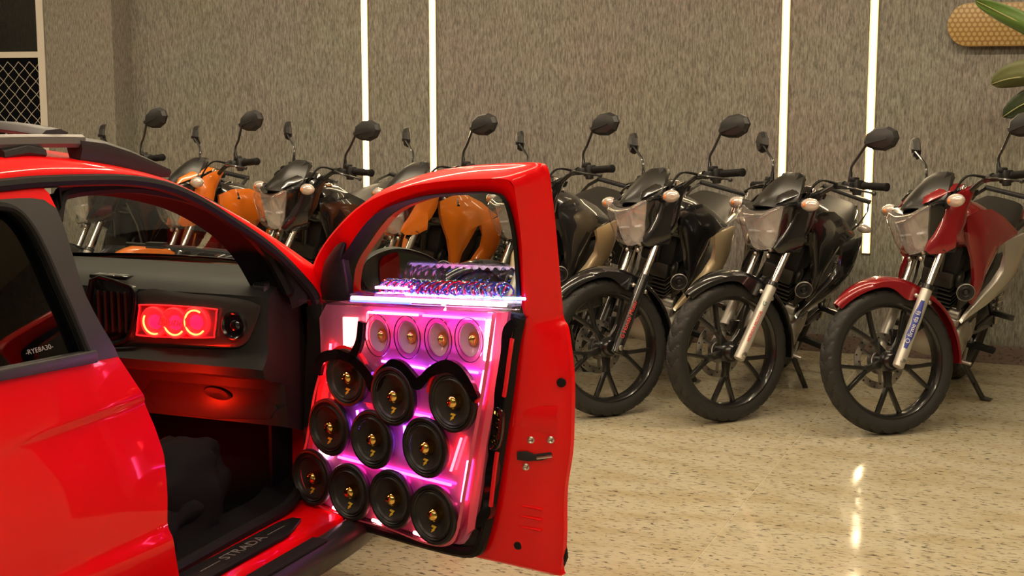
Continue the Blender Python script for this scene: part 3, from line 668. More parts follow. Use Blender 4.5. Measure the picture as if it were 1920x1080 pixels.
# ================================================================== OPEN FRONT DOOR
DH = V((-2.17, 3.66, 0)); Dd = V((0.9477, -0.3193, 0)); Dn = V((-0.3193, -0.9477, 0))
def DF(s, z, t=0.0, lean=True):
    tt = t + (0.30 * max(0.0, z - 0.9) if lean else 0.0)
    p = DH + Dd * s + Dn * tt; return V((p.x, p.y, z))
DO = [(-0.11, 0.5), (-0.095, 0.76), (-0.091, 0.861), (-0.074, 0.93), (-0.023, 1.003), (0.111, 1.111), (0.279, 1.208), (0.469, 1.27), (0.638, 1.302), (0.80, 1.317), (0.905, 1.322), (0.931, 1.308), (0.930, 1.25), (0.916, 1.121), (0.892, 0.94), (0.890, 0.90), (0.905, 0.878), (0.920, 0.80), (0.927, 0.732), (0.926, 0.62), (0.922, 0.542), (0.906, 0.45), (0.903, 0.38), (0.903, 0.301), (0.893, 0.215), (0.872, 0.190), (0.601, 0.184), (0.3, 0.188), (0.019, 0.196), (-0.125, 0.197)]
DI = [(-0.04, 0.5), (-0.03, 0.76), (-0.02, 0.861), (0.0, 0.93), (0.06, 1.012), (0.17, 1.100), (0.32, 1.188), (0.48, 1.240), (0.645, 1.268), (0.78, 1.280), (0.865, 1.283), (0.890, 1.268), (0.890, 1.23), (0.880, 1.121), (0.845, 0.94), (0.835, 0.90), (0.820, 0.86), (0.800, 0.78), (0.785, 0.70), (0.765, 0.60), (0.748, 0.52), (0.730, 0.45), (0.718, 0.38), (0.700, 0.31), (0.675, 0.245), (0.64, 0.222), (0.55, 0.215), (0.3, 0.215), (0.05, 0.222), (-0.04, 0.23)]
Os = sp2(DO, 4, True); Is = sp2(DI, 4, True)
rings = [[DF(s, z, -0.150) for s, z in Os], [DF(s, z, -0.135) for s, z in Os],
         [DF(s + (a - s) * 0.12, z + (b - z) * 0.12, -0.128) for (s, z), (a, b) in zip(Os, Is)],
         [DF(s + (a - s) * 0.18, z + (b - z) * 0.18, -0.118) for (s, z), (a, b) in zip(Os, Is)],
         [DF(s + (a - s) * 0.80, z + (b - z) * 0.80, -0.058) for (s, z), (a, b) in zip(Os, Is)],
         [DF(s, z, -0.050) for s, z in Is]]
dm = MB().loft(rings, False)
WL = [(0.100, 0.893), (0.112, 0.93), (0.145, 0.988), (0.21, 1.050), (0.359, 1.160), (0.543, 1.218), (0.72, 1.240), (0.815, 1.243), (0.852, 1.225), (0.858, 1.136), (0.842, 1.03), (0.826, 0.944)]
WLs = sp2(WL, 5)
topO = [p for p in Os if True]
def upper(L_, s0, s1):
    a = min(range(len(L_)), key=lambda i: (L_[i][0] - s0[0]) ** 2 + (L_[i][1] - s0[1]) ** 2)
    b = min(range(len(L_)), key=lambda i: (L_[i][0] - s1[0]) ** 2 + (L_[i][1] - s1[1]) ** 2)
    return L_[a:b + 1]
n_ = 60
Iu = resample(upper(Is, (-0.01, 0.90), (0.838, 0.915)), n_); Ou = resample(upper(Os, (-0.083, 0.90), (0.889, 0.915)), n_); Wu = resample(WLs, n_)
dm.grid([[DF(*a, -0.050), DF(*b, -0.060), DF(*b, -0.150), DF(*c, -0.150)] for a, b, c in zip(Iu, Wu, Ou)])
low = [p for p in Is if p[1] < 0.905]
dm.add([DF(s, z, -0.050) for s, z in low], [tuple(range(len(low)))])
lo2 = [p for p in Os if p[1] < 0.905]
dm.add([DF(s, z, -0.150) for s, z in lo2], [tuple(range(len(lo2)))])
fd = cobj('front_door', dm, M_carred, smooth=35)
fd['label'] = 'open red front passenger door'
obj('window_seal', MB().grid([[DF(s + (0.5 - s) * k, z + (1.06 - z) * k, t) for k, t in ((-0.018, -0.050), (0.0, -0.042), (0.022, -0.060), (0.035, -0.09), (0.0, -0.12))] for s, z in WLs]), M_rubber, fd, 60)
obj('window_glass', MB().prism([(0.10, 0.86)] + WLs + [(0.82, 0.90)], lambda u, v, t: DF(u, v, -0.095 + t), -0.003, 0.0), M_glass, fd, 0)
obj('sail_panel', MB().crown(sp2([(0.03, 0.885), (0.075, 0.985), (0.12, 1.028), (0.165, 1.060), (0.196, 1.066), (0.175, 1.02), (0.150, 0.885)], 3, True), lambda u, v, t: DF(u, v, -0.050 + t), 0.010, 0.02), M_blackplastic, fd, 50)
# black trim card around the speaker box
card = sp2([(-0.02, 0.25), (-0.03, 0.55), (-0.005, 0.80), (0.02, 0.868), (0.40, 0.895), (0.80, 0.922), (0.836, 0.905), (0.815, 0.83), (0.795, 0.72), (0.765, 0.56), (0.735, 0.40), (0.705, 0.295), (0.665, 0.236), (0.55, 0.222), (0.2, 0.222)], 3, True)
obj('trim_card', MB().prism(card, lambda u, v, t: DF(u, v, t, False), -0.052, -0.028), M_matteblack, fd, 40, 0.006)
obj('trim_edge_seal', MB().tube([DF(s, z, -0.030, False) for s, z in sp2([(0.836, 0.915), (0.812, 0.82), (0.793, 0.70), (0.764, 0.55), (0.735, 0.40), (0.706, 0.295), (0.665, 0.238), (0.5, 0.224), (0.2, 0.224)], 4)], 0.017, 8), M_rubber, fd)
# latch, screws, plugs, pressings on the shut face
def shut(s, z, f, out=0.0):
    """point on the slanted rear shut face, f 0 inner .. 1 outer"""
    i = min(range(len(Is)), key=lambda k: abs(Is[k][1] - z) + (10 if Is[k][0] < 0.5 else 0))
    a = DF(*Is[i], -0.05); b = DF(*Os[i], -0.128); p = a + (b - a) * f
    return V((p.x, p.y, z)) + NF * out
NF = (Dd * 0.55 + Dn * 0.83).normalized()
SX = (Dd * 0.83 - Dn * 0.55).normalized()
obj('latch', MB().prism([(-0.048, 0.010), (-0.02, 0.012), (0.0, 0.004), (0.045, 0.012), (0.05, 0.0), (0.02, -0.012), (-0.02, -0.016), (-0.048, -0.012)], lambda u, v, t: shut(0, 0.530, 0.5) + SX * u + V((0, 0, v)) + NF * t, 0.0, 0.006), M_matteblack, fd, 40, 0.002)
obj('latch_pawl', MB().tube([shut(0, 0.525, 0.55, 0.008), shut(0, 0.529, 0.66, 0.009), shut(0, 0.534, 0.76, 0.008)], 0.004, 8), M_steel, fd)
for s_, z_, f_ in ((0, 0.573, 0.42), (0, 0.577, 0.72), (0, 0.496, 0.40)):
    obj('screw', MB().lathe([(0.0, 0.011), (0.003, 0.010), (0.005, 0.006), (0.003, 0.003), (0.003, 0.0)], shut(s_, z_, f_), NF, 14), M_steel, fd)
for s_, z_, f_ in ((0, 0.735, 0.86), (0, 0.268, 0.45)):
    obj('rubber_plug', MB().lathe([(0.0, 0.013), (0.004, 0.011), (0.005, 0.0)], shut(s_, z_, f_), NF, 16), M_rubber, fd)
obj('shut_pressing', MB().loft([[shut(0, z, f, o_) for f in (0.12, 0.3, 0.6, 0.8)] for z, o_ in ((0.670, 0.0), (0.655, 0.005), (0.61, 0.006), (0.595, 0.0))], False, False), M_carred, fd, 40)
for z in (0.385, 0.355, 0.325): obj('shut_rib', MB().tube([shut(0, z, 0.42, 0.0), shut(0, z - 0.006, 0.72, 0.0)], 0.006, 6, flat=0.6), M_carred, fd)
obj('lower_edge_guard', MB().tube([DF(0.893, 0.30, -0.15), DF(0.893, 0.245, -0.15), DF(0.880, 0.200, -0.15)], [0.004, 0.012, 0.006], 8), M_rubber, fd)
# wing mirror outside the glass
ma = R(28); Mm = (Dn * -math.cos(ma) + Dd * math.sin(ma)).normalized(); Mn = (Dd * math.cos(ma) + Dn * math.sin(ma)).normalized()
M0 = DH + Dd * 0.03 + Dn * -0.17
def MF(u, v, t): p = M0 + Mm * u + Mn * t; return V((p.x, p.y, v))
mo = sp2([(0.035, 0.962), (0.075, 1.002), (0.155, 1.020), (0.25, 0.994), (0.308, 0.948), (0.300, 0.895), (0.20, 0.875), (0.09, 0.878), (0.045, 0.905)], 4, True)
mc = (0.17, 0.945)
rings = [[MF(mc[0] + (u - mc[0]) * k, mc[1] + (v - mc[1]) * k, t) for u, v in mo] for k, t in ((0.90, -0.002), (0.97, 0.008), (1.0, -0.01), (0.97, -0.05), (0.8, -0.085), (0.4, -0.10))]
wm = cobj('wing_mirror', MB().loft(rings), M_blackplastic, smooth=60)
gm = sp2([(0.095, 0.965), (0.11, 0.995), (0.16, 1.006), (0.245, 0.983), (0.292, 0.945), (0.285, 0.905), (0.20, 0.888), (0.11, 0.892)], 4, True)
obj('mirror_glass', MB().prism(gm, MF, 0.0, 0.004), mat('mirror_glass', (0.20, 0.21, 0.21), 0.03, metal=1.0), wm, 40)
obj('mirror_arm', MB().tube([MF(0.06, 0.90, -0.04), MF(0.0, 0.895, -0.03), DF(0.07, 0.895, -0.14)], 0.025, 10), M_blackplastic, wm)

# ================================================================== ACRYLIC SPEAKER BOX on the door
box_l = DF(0.4, 0.22, 0.0, False)
sb = tag(empty('door_speaker_box', box_l), 'clear acrylic speaker box glowing pink and purple on the open door', 'speaker box')
def bobj(name, mb, m, parent=None, **k):
    o = obj(name, mb, m, parent or sb, **k)
    if parent is None: o.location = -box_l
    return o
def BF(u, v, t): return DF(u, v, t, False)
M_backplate = mat('pearl_backplate', (0.80, 0.30, 0.50), 0.18, metal=0.35, coat=0.6)
bp_ = sp2([(0.04, 0.262), (0.30, 0.252), (0.58, 0.248), (0.655, 0.275), (0.70, 0.40), (0.735, 0.55), (0.77, 0.72), (0.80, 0.925), (0.45, 0.902), (0.09, 0.877), (0.06, 0.70), (0.015, 0.50), (-0.02, 0.36)], 3, True)
bobj('back_plate', MB().prism(bp_, BF, -0.027, -0.022), M_backplate, smooth=40)
# slanted clear walls
M_pinkedge = mat('pink_edge_acrylic', (0.9, 0.16, 0.26), 0.2, coat=0.8)
fr_ = sp2([(0.10, 0.70), (0.06, 0.60), (0.02, 0.45), (-0.015, 0.36), (0.02, 0.285), (0.10, 0.255), (0.22, 0.250), (0.38, 0.250), (0.52, 0.240), (0.60, 0.250), (0.645, 0.29), (0.68, 0.42), (0.715, 0.57), (0.755, 0.74), (0.79, 0.928)], 4)
bobj('side_wall', MB().grid([[BF(u, v, -0.024), BF(u, v, 0.012)] for u, v in fr_]), clear('pink_acrylic', (1.0, 0.45, 0.55), 0.3), smooth=50)
bobj('edge_strip', MB().grid([[BF(u, v, 0.012), BF(u + (0.4 - u) * 0.035, v + (0.55 - v) * 0.02, 0.014)] for u, v in fr_]), M_pinkedge, smooth=50)
bobj('edge_panel', MB().prism([(0.812, 0.928), (0.792, 0.80), (0.765, 0.68), (0.735, 0.56), (0.715, 0.44), (0.69, 0.315), (0.66, 0.29), (0.675, 0.40), (0.705, 0.55), (0.74, 0.70), (0.772, 0.928)], BF, -0.022, -0.010), M_pinkedge, smooth=40)
# clear top front sheet with the four compression cones
top_sheet = [(0.105, 0.70), (0.105, 0.884), (0.785, 0.930), (0.755, 0.72)]
bobj('front_sheet', MB().prism(top_sheet, BF, 0.008, 0.012), M_acrylic, smooth=0)
def zshelf(s): return 0.878 + 0.068 * s
def shelfp(s, t, dz): p = BF(s, 0, t); return V((p.x, p.y, zshelf(s) + dz))
bobj('top_shelf', MB().loft([[shelfp(s, t, dz) for t, dz in ((-0.028, 0), (0.05, 0), (0.05, 0.012), (-0.028, 0.012))] for s in (0.045, 0.3, 0.6, 0.84)]), M_acrylic, smooth=0, bevel=0.002)
# lamps inside the box
def led(name, pts, col, s, w=0.008):
    bobj(name, MB().tube([BF(*p) for p in pts], w / 2, 6), emis('led_' + '_'.join('%03d' % int(c * 100) for c in col) + '_%d' % s, col, s))
PK = (1.0, 0.10, 0.30); MG = (1.0, 0.05, 0.55); PU = (0.42, 0.08, 1.0); RD = (1.0, 0.03, 0.04); WP = (1.0, 0.45, 0.62); BL = (0.08, 0.10, 1.0)
LK = 0.55
led('light_bar', [(0.748, 0.900, -0.010), (0.738, 0.79, -0.010)], WP, 40 * LK, 0.022)
led('light_bar', [(0.725, 0.76, -0.012), (0.70, 0.66, -0.012)], PK, 26 * LK)
led('light_bar', [(0.665, 0.50, -0.012), (0.64, 0.38, -0.012)], PK, 26 * LK)
led('light_bar', [(0.28, 0.872, -0.010), (0.48, 0.885, -0.010)], PK, 24 * LK)
led('light_bar', [(0.50, 0.886, -0.010), (0.73, 0.900, -0.010)], MG, 24 * LK)
led('light_bar', [(0.33, 0.735, -0.014), (0.50, 0.735, -0.014)], PU, 22 * LK)
led('light_bar', [(0.52, 0.745, -0.014), (0.70, 0.75, -0.014)], PU, 18 * LK)
led('light_bar', [(0.225, 0.575, -0.012), (0.235, 0.52, -0.012)], PU, 22 * LK)
led('light_bar', [(0.42, 0.56, -0.012), (0.425, 0.47, -0.012)], PU, 30 * LK)
led('light_bar', [(0.31, 0.60, -0.012), (0.52, 0.60, -0.012)], MG, 16 * LK)
led('light_bar', [(0.06, 0.43, -0.012), (0.10, 0.42, -0.012)], WP, 40 * LK, 0.012)
led('light_bar', [(0.14, 0.42, -0.012), (0.60, 0.42, -0.012)], MG, 16 * LK)
led('light_bar', [(0.12, 0.262, -0.006), (0.155, 0.258, -0.006)], WP, 30 * LK, 0.010)
led('light_bar', [(0.29, 0.258, -0.006), (0.325, 0.256, -0.006)], (1.0, 0.2, 0.2), 30 * LK, 0.010)
led('light_bar', [(0.46, 0.256, -0.006), (0.495, 0.254, -0.006)], (1.0, 0.2, 0.2), 30 * LK, 0.010)
led('light_bar', [(0.10, 0.64, -0.012), (0.115, 0.76, -0.012)], RD, 40 * LK)
led('light_bar', [(0.27, 0.79, -0.012), (0.275, 0.87, -0.012)], RD, 30 * LK)
led('light_bar', [(0.60, 0.46, -0.012), (0.64, 0.56, -0.012)], RD, 30 * LK)
# bright white-red panel in the top left corner
wpn = bobj('corner_lamp', MB().prism([(0.165, 0.745), (0.165, 0.845), (0.225, 0.85), (0.225, 0.745)], BF, -0.022, -0.016), emis('corner_panel_light', (1.0, 0.33, 0.26), 3.4), smooth=0)
for q in range(4): obj('lamp_dot', MB().ball(BF(0.19 + 0.0, 0.762 + 0.024 * q, -0.012), 0.009, 10, 6), emis('corner_dot_light', (1.0, 0.8, 0.75), 14.0), wpn)
# black scalloped mask around the upper speakers
M_mask = mat('gloss_black_acrylic', (0.006, 0.006, 0.007), 0.08, coat=1.0)
M_maskred = mat('red_edge_acrylic', (0.85, 0.02, 0.03), 0.15, coat=1.0)
def band(path, w, t0, t1, n=4):
    P = smooth_path([(a, b, 0) for a, b in path], n); L1 = []; L2 = []
    for i, p in enumerate(P):
        t = (P[min(i + 1, len(P) - 1)] - P[max(i - 1, 0)]).normalized(); s = V((-t.y, t.x, 0))
        ww = w if not callable(w) else w(i / (len(P) - 1))
        L1.append(p + s * ww); L2.append(p - s * ww)
    return MB().loft([[BF(a.x, a.y, t0), BF(a.x, a.y, t1), BF(b.x, b.y, t1), BF(b.x, b.y, t0)] for a, b in zip(L1, L2)])
mk1 = [(0.088, 0.672), (0.10, 0.705), (0.128, 0.728), (0.185, 0.742), (0.235, 0.738), (0.262, 0.768), (0.276, 0.80), (0.283, 0.848)]
mk2 = [(0.235, 0.738), (0.287, 0.712), (0.312, 0.690), (0.330, 0.662), (0.358, 0.700), (0.387, 0.727), (0.410, 0.742), (0.448, 0.735), (0.480, 0.712), (0.505, 0.698), (0.528, 0.712), (0.553, 0.736), (0.592, 0.756), (0.627, 0.764), (0.665, 0.752), (0.698, 0.722), (0.725, 0.685)]
mask = bobj('speaker_mask', band(mk1, lambda f: 0.017 - 0.006 * f, 0.010, 0.024), M_mask, smooth=40)
obj('mask_band', band(mk2, lambda f: 0.013 + 0.005 * abs(math.sin(f * 3 * math.pi)), 0.010, 0.024), M_mask, mask, 40)
for (c, r, a0, a1) in (((0.214, 0.676), 0.090, 20, 175), ((0.407, 0.649), 0.090, 25, 165), ((0.634, 0.668), 0.091, 5, 185)):
    obj('red_edge', band([(c[0] + r * math.cos(R(a)), c[1] + r * math.sin(R(a))) for a in range(a0, a1, 12)], 0.0045, 0.006, 0.020, 3), M_maskred, mask, 40)
# woofers
M_cone = mat('paper_cone', (0.020, 0.019, 0.018), 0.75, bump=0.15, nscale=300)
M_surround = mat('speaker_surround', (0.008, 0.008, 0.008), 0.5)
RS = 0.0865
ring_me = None
sp_c = [(0.214, 0.676), (0.407, 0.649), (0.634, 0.665), (0.136, 0.516), (0.316, 0.508), (0.532, 0.521), (0.051, 0.347), (0.220, 0.334), (0.392, 0.345), (0.561, 0.334)]
me_ring = MB().lathe([(-0.012, RS - 0.004), (-0.004, RS), (0.004, RS), (0.009, RS - 0.003), (0.010, RS - 0.010), (0.007, RS - 0.013), (0.004, RS - 0.014)], (0, 0, 0), (0, 0, 1), 48, caps=False).mesh('loudspeaker')
me_sur = MB().lathe([(0.004, RS - 0.013), (0.010, RS - 0.016), (0.006, RS - 0.020), (0.009, RS - 0.024), (0.003, RS - 0.028)], (0, 0, 0), (0, 0, 1), 48, caps=False).mesh('surround')
me_cone = MB().lathe([(0.003, RS - 0.028), (-0.006, 0.045), (-0.018, 0.026), (-0.020, 0.018)], (0, 0, 0), (0, 0, 1), 40, caps=False).mesh('cone')
me_cap = MB().lathe([(-0.020, 0.0205), (-0.004, 0.0205), (0.006, 0.0185), (0.014, 0.0125), (0.018, 0.006), (0.0188, 0.0)], (0, 0, 0), (0, 0, 1), 28).mesh('dust_cap', 60)
me_tube = MB().lathe([(-0.030, RS - 0.010), (-0.004, RS - 0.006)], (0, 0, 0), (0, 0, 1), 40, caps=False).mesh('tube')
lg = [(-0.008, 0.009), (0.010, 0.009), (0.004, 0.001), (0.008, 0.001), (-0.010, -0.014), (-0.002, -0.003), (-0.006, -0.003), (0.001, 0.004), (-0.010, 0.004)]
me_logo = MB().prism(lg, lambda u, v, t: (u, v, t), 0.0, 0.001).mesh('printed_mark', 0)
M_tubeac = clear('violet_acrylic', (0.72, 0.62, 1.0), 0.5)
slope = Matrix.Rotation(0, 4, 'X')
for k, (s, z) in enumerate(sp_c):
    pos = BF(s, z, 0.014 + 0.003 * (k % 2))
    mx = frame_mx(pos, Dd, (0, 0, 1)); mx.translation -= box_l
    sp = put('loudspeaker', me_ring, M_surround, sb); sp.matrix_local = mx
    put('surround', me_sur, mat('surround_foam', (0.012, 0.012, 0.012), 0.45), sp)
    put('cone', me_cone, M_cone, sp)
    dc = put('dust_cap', me_cap, M_gold, sp); dc['label'] = 'gold mirror dust cap'
    put('tube', me_tube, M_tubeac, sp)
    lo = put('printed_mark', me_logo, M_yellow, sp); lo.matrix_local = Matrix.Translation((-0.006, -0.045, -0.0035)) @ Matrix.Rotation(R(-18), 4, 'X') @ Matrix.Rotation(R(-8), 4, 'Z') @ Matrix.Diagonal((1.0, 1.25, 1, 1))
# four clear mid drivers behind the top sheet
M_clearcone = mat('clear_pink_cone', (0.85, 0.62, 0.80), 0.2, coat=0.6)
me_t1 = MB().lathe([(-0.001, 0.052), (0.002, 0.052), (0.002, 0.0505), (-0.001, 0.0505)], (0, 0, 0), (0, 0, 1), 40, closed=True).mesh('driver_ring')
me_t2 = MB().lathe([(-0.001, 0.040), (0.001, 0.040), (0.001, 0.0388), (-0.001, 0.0388)], (0, 0, 0), (0, 0, 1), 36, closed=True).mesh('inner_ring')
me_t3 = MB().lathe([(-0.006, 0.039), (-0.016, 0.022), (-0.026, 0.012)], (0, 0, 0), (0, 0, 1), 32, caps=False).mesh('cone')
me_t4 = MB().lathe([(-0.028, 0.0), (-0.026, 0.014), (-0.014, 0.0165), (-0.004, 0.006), (0.001, 0.0)], (0, 0, 0), (0, 0, 1), 20).mesh('phase_plug', 60)
for (s, z) in ((0.343, 0.814), (0.461, 0.823), (0.580, 0.830), (0.694, 0.843)):
    mx = frame_mx(BF(s, z, 0.014), Dd, (0, 0, 1)); mx.translation -= box_l
    dr = put('mid_driver', me_t1, M_mask, sb)
    dr.matrix_local = mx @ Matrix.Diagonal((1.0, 1.18, 1, 1))
    put('inner_ring', me_t2, mat('purple_ring', (0.18, 0.03, 0.16), 0.3), dr); put('cone', me_t3, M_clearcone, dr); put('phase_plug', me_t4, M_gold, dr)
# curvy right edge strip with brand plate
ed1 = [(0.835, 0.905), (0.815, 0.882), (0.805, 0.845), (0.797, 0.80), (0.790, 0.74), (0.778, 0.69), (0.775, 0.655), (0.770, 0.60), (0.755, 0.555), (0.757, 0.52), (0.747, 0.46), (0.738, 0.40), (0.737, 0.375), (0.715, 0.345), (0.706, 0.315)]
es = bobj('edge_ornament', band(ed1, lambda f: 0.011 + 0.006 * math.sin(f * 16) ** 2, -0.026, -0.006), M_mask, smooth=40)
obj('red_inlay', band([(0.829, 0.86), (0.818, 0.80), (0.808, 0.74), (0.800, 0.70)], 0.0045, -0.010, -0.003), M_maskred, es, 40)
obj('red_inlay', band([(0.776, 0.545), (0.768, 0.50), (0.758, 0.43), (0.752, 0.39)], 0.0045, -0.010, -0.003), M_maskred, es, 40)
pp = obj('brand_plate', MB().prism(sp2([(0.768, 0.662), (0.787, 0.668), (0.800, 0.655), (0.797, 0.60), (0.785, 0.56), (0.765, 0.548), (0.752, 0.556), (0.757, 0.60)], 3, True), BF, -0.012, 0.0), M_mask, es, 40, 0.003)
text_mesh('brand_lettering', 'RAUNE', 0.034, M_gold, es, frame_mx(BF(0.777, 0.607, 0.001), V((0, 0, 1)) + Dd * 0.12, -Dd), 0.0008, 0.3, sx=0.85)
# lit bar and coiled lead on the shelf
def seg(s0, s1, col, st, cap=0.0):
    mb_ = MB().tube([shelfp(s0 + (s1 - s0) * q / 6, 0.040, 0.022) for q in range(7)], 0.0062, 8)
    bobj('shelf_light', mb_, emis('shelf_light_%d_%d' % (int(s0 * 100), st), col, st))
bobj('light_bar_body', MB().loft([[shelfp(s, t, dz) for t, dz in ((-0.02, 0.012), (0.046, 0.012), (0.046, 0.034), (0.01, 0.040), (-0.02, 0.040))] for s in (0.262, 0.5, 0.852)]), M_acrylic, smooth=40, bevel=0.003)
seg(0.267, 0.38, (0.62, 0.35, 1.0), 9); seg(0.38, 0.53, (1.0, 0.35, 0.80), 10); seg(0.53, 0.69, (1.0, 0.65, 0.80), 10); seg(0.69, 0.847, (0.95, 0.90, 1.0), 10)
bobj('blue_light', MB().tube([shelfp(0.265 + 0.24 * q / 4, 0.043, 0.015) for q in range(5)], 0.0035, 6), emis('blue_light', (0.03, 0.04, 1.0), 14))
bobj('violet_light', MB().loft([[shelfp(s, t, dz) for t, dz in ((-0.03, 0.045), (0.0, 0.045), (0.0, 0.052), (-0.03, 0.052))] for s in (0.32, 0.38, 0.45)]), emis('violet_light', (1.0, 0.25, 0.9), 7), smooth=0)
bobj('blue_lamp', MB().tube([shelfp(0.42 + 0.44 * q / 6, -0.022, 0.030) for q in range(7)], 0.004, 6), emis('blue_lamp', (0.05, 0.16, 1.0), 20))
cols = [mat('lead_lit_blue', (0.10, 0.12, 0.55), 0.12, metal=0.6, coat=1), mat('lead_lit_red', (0.65, 0.02, 0.05), 0.12, metal=0.5, coat=1), mat('lead_lit_teal', (0.05, 0.35, 0.35), 0.12, metal=0.6, coat=1), mat('lead_clear', (0.7, 0.6, 0.8), 0.1, metal=0.6, coat=1)]  # strand colours carry the blue, teal and red light on the coil
for k in range(6):
    r_ = 0.017; n_t = 15; pts = []
    for q in range(n_t * 10):
        f = q / (n_t * 10 - 1); a = 2 * math.pi * n_t * f + k * 1.0
        s = 0.33 + 0.46 * f; pts.append(shelfp(s, -0.030 + r_ * math.cos(a) * 1.3 + 0.006 * math.sin(5 * f + k), 0.050 + 0.004 * math.sin(7 * f + 2 * k) + r_ * math.sin(a)) + Dd * 0.012 * math.sin(a + k))
    bobj('coiled_lead', MB().tube(pts, 0.0026, 5), cols[(0, 1, 2, 3, 0, 1)[k]])

# ================================================================== MOTORCYCLES
# local space: x forward, y rider's left, z up, front axle above the origin
G = {}
FU = V((-0.43, 0, 0.903)); AX = V((0, 0, 0.305))
def fk(s, y=0.0, dx=0.0): p = AX + FU * s; return V((p.x + dx, y, p.z))
def fm(s, y, dx=0.0): return fk(s, y, dx)
# ---- wheels
tn = 360; rings = []
tpf = [(-0.034, 0.240), (-0.041, 0.258), (-0.044, 0.274), (-0.0425, 0.283), (-0.0395, 0.290), (-0.0355, 0.2955), (-0.030, 0.2995), (-0.0225, 0.3025), (-0.014, 0.3048), (-0.006, 0.3059)]
tpf = tpf + [(-y, r) for y, r in reversed(tpf)]
for q in range(tn):
    a = 2 * math.pi * q / tn; row = []
    for y, r in tpf:
        g_ = 0.0
        if r > 0.286 and abs(y) > 0.004 and math.sin(30 * a + 130 * abs(y) + (0 if y > 0 else 1.5)) < -0.66: g_ = 0.0062
        row.append(V(((r - g_) * math.sin(a), y, (r - g_) * math.cos(a))))
    rings.append(row)
rings.append(rings[0])
G['tyre'] = MB().loft(rings, False).mesh('tyre', 35)
rp = [(-0.036, 0.246), (-0.036, 0.238), (-0.030, 0.232), (-0.016, 0.224), (0.016, 0.224), (0.030, 0.232), (0.036, 0.238), (0.036, 0.246), (0.024, 0.240), (-0.024, 0.240)]
G['rim'] = MB().lathe(rp, n=64, closed=True).lathe([(-0.052, 0.018), (-0.052, 0.040), (-0.030, 0.046), (0.030, 0.046), (0.050, 0.036), (0.056, 0.030), (0.056, 0.012)], n=28).mesh('rim', 40)
ym = MB().loft([[V((x * w, y * t, r)) for x, y in ((-1, -1), (1, -1), (1, 1), (-1, 1))] for r, w, t in ((0.040, 0.017, 0.014), (0.085, 0.013, 0.012), (0.112, 0.018, 0.011))])
for sg in (-1, 1):
    pts = [(0.100, 1.5), (0.15, 8.6), (0.19, 11.9), (0.226, 13.8)]
    ym.loft([[V((r * math.sin(R(a * sg)) + x * 0.0095, y * 0.011, r * math.cos(R(a * sg)))) for x, y in ((-1, -1), (1, -1), (1, 1), (-1, 1))] for r, a in pts])
G['spoke'] = ym.mesh('spoke', 30, 0.003)
dmb = MB().lathe([(-0.002, 0.120), (0.002, 0.120), (0.002, 0.090), (-0.002, 0.090)], n=48, closed=True).lathe([(-0.002, 0.058), (0.002, 0.058), (0.002, 0.040), (-0.002, 0.040)], n=32, closed=True)
for q in range(6):
    a = 2 * math.pi * q / 6
    dmb.box((0.074 * math.sin(a), 0, 0.074 * math.cos(a)), (0.016, 0.004, 0.040), Matrix.Rotation(a, 3, 'Y'))
G['brake_disc'] = dmb.mesh('brake_disc', 40)
hb = MB()
for q in range(24):
    a = 2 * math.pi * q / 24; rr_ = 0.112 if q % 2 else 0.098
    hb.lathe([(-0.0026, 0.0), (-0.0026, 0.0042), (0.0026, 0.0042), (0.0026, 0.0)], (rr_ * math.sin(a), 0, rr_ * math.cos(a)), n=8)
G['disc_holes'] = hb.mesh('disc_holes', 0)
G['caliper'] = MB().box((-0.085, -0.072, 0.40), (0.055, 0.045, 0.075)).box((-0.105, -0.085, 0.41), (0.04, 0.03, 0.05)).mesh('caliper', 40, 0.008)
# ---- fork
def leg_mb(y):
    p0 = fm(-0.028, y); ax = FU
    return MB().lathe([(0.0, 0.016), (0.006, 0.024), (0.05, 0.0245), (0.20, 0.0245), (0.215, 0.0245), (0.345, 0.0235), (0.352, 0.0235), (0.352, 0.018)], p0, ax, 20).cyl((0, y - math.copysign(0.026, y), 0.305), (0, y + math.copysign(0.018, y), 0.305), 0.011)
for k, y in (('L', 0.098), ('R', -0.098)):
    G['slider' + k] = leg_mb(y).mesh('fork_leg', 40)
    G['stan' + k] = MB().cyl(fm(0.32, y), fm(0.80, y), 0.0165, n=16).mesh('stanchion', 40)
    G['collar' + k] = MB().lathe([(0, 0.019), (0, 0.026), (0.02, 0.026), (0.02, 0.019)], fm(0.325, y), FU, 18, closed=True).mesh('fork_collar', 40)
    G['clampring' + k] = MB().lathe([(0, 0.017), (0, 0.027), (0.035, 0.027), (0.035, 0.017)], fm(0.50, y), FU, 18, closed=True).mesh('clamp_ring', 40)
    G['axle' + k] = MB().lathe([(0, 0.0), (0.006, 0.012), (0.012, 0.012), (0.014, 0.008), (0.014, 0)], (0, y + math.copysign(0.016, y), 0.305), (0, math.copysign(1, y), 0), 12).mesh('axle_nut', 30)
tb = MB().loft([[fm(s, y, dx) for s, dx in ((0.495, 0.03), (0.54, 0.03), (0.54, -0.06), (0.495, -0.06))] for y in (-0.115, -0.04, 0.04, 0.115)])
tb.loft([[fm(s, y, dx) for s, dx in ((0.755, 0.03), (0.785, 0.03), (0.785, -0.06), (0.755, -0.06))] for y in (-0.118, -0.04, 0.04, 0.118)]).cyl(fm(0.48, 0, -0.035), fm(0.80, 0, -0.035), 0.028)
for y in (-0.03, 0.03): tb.cyl(fm(0.52, y, 0.032), fm(0.52, y, 0.045), 0.012, n=8)
G['yoke'] = tb.mesh('fork_yoke', 40, 0.004)
G['yoke_bolt'] = MB().ball((0, 0, 0), 0.011, 12, 8).mesh('yoke_bolt', 40)
YB = [fm(0.47, 0.045, 0.05), fm(0.475, -0.045, 0.05), fm(0.50, 0.05, 0.055)]
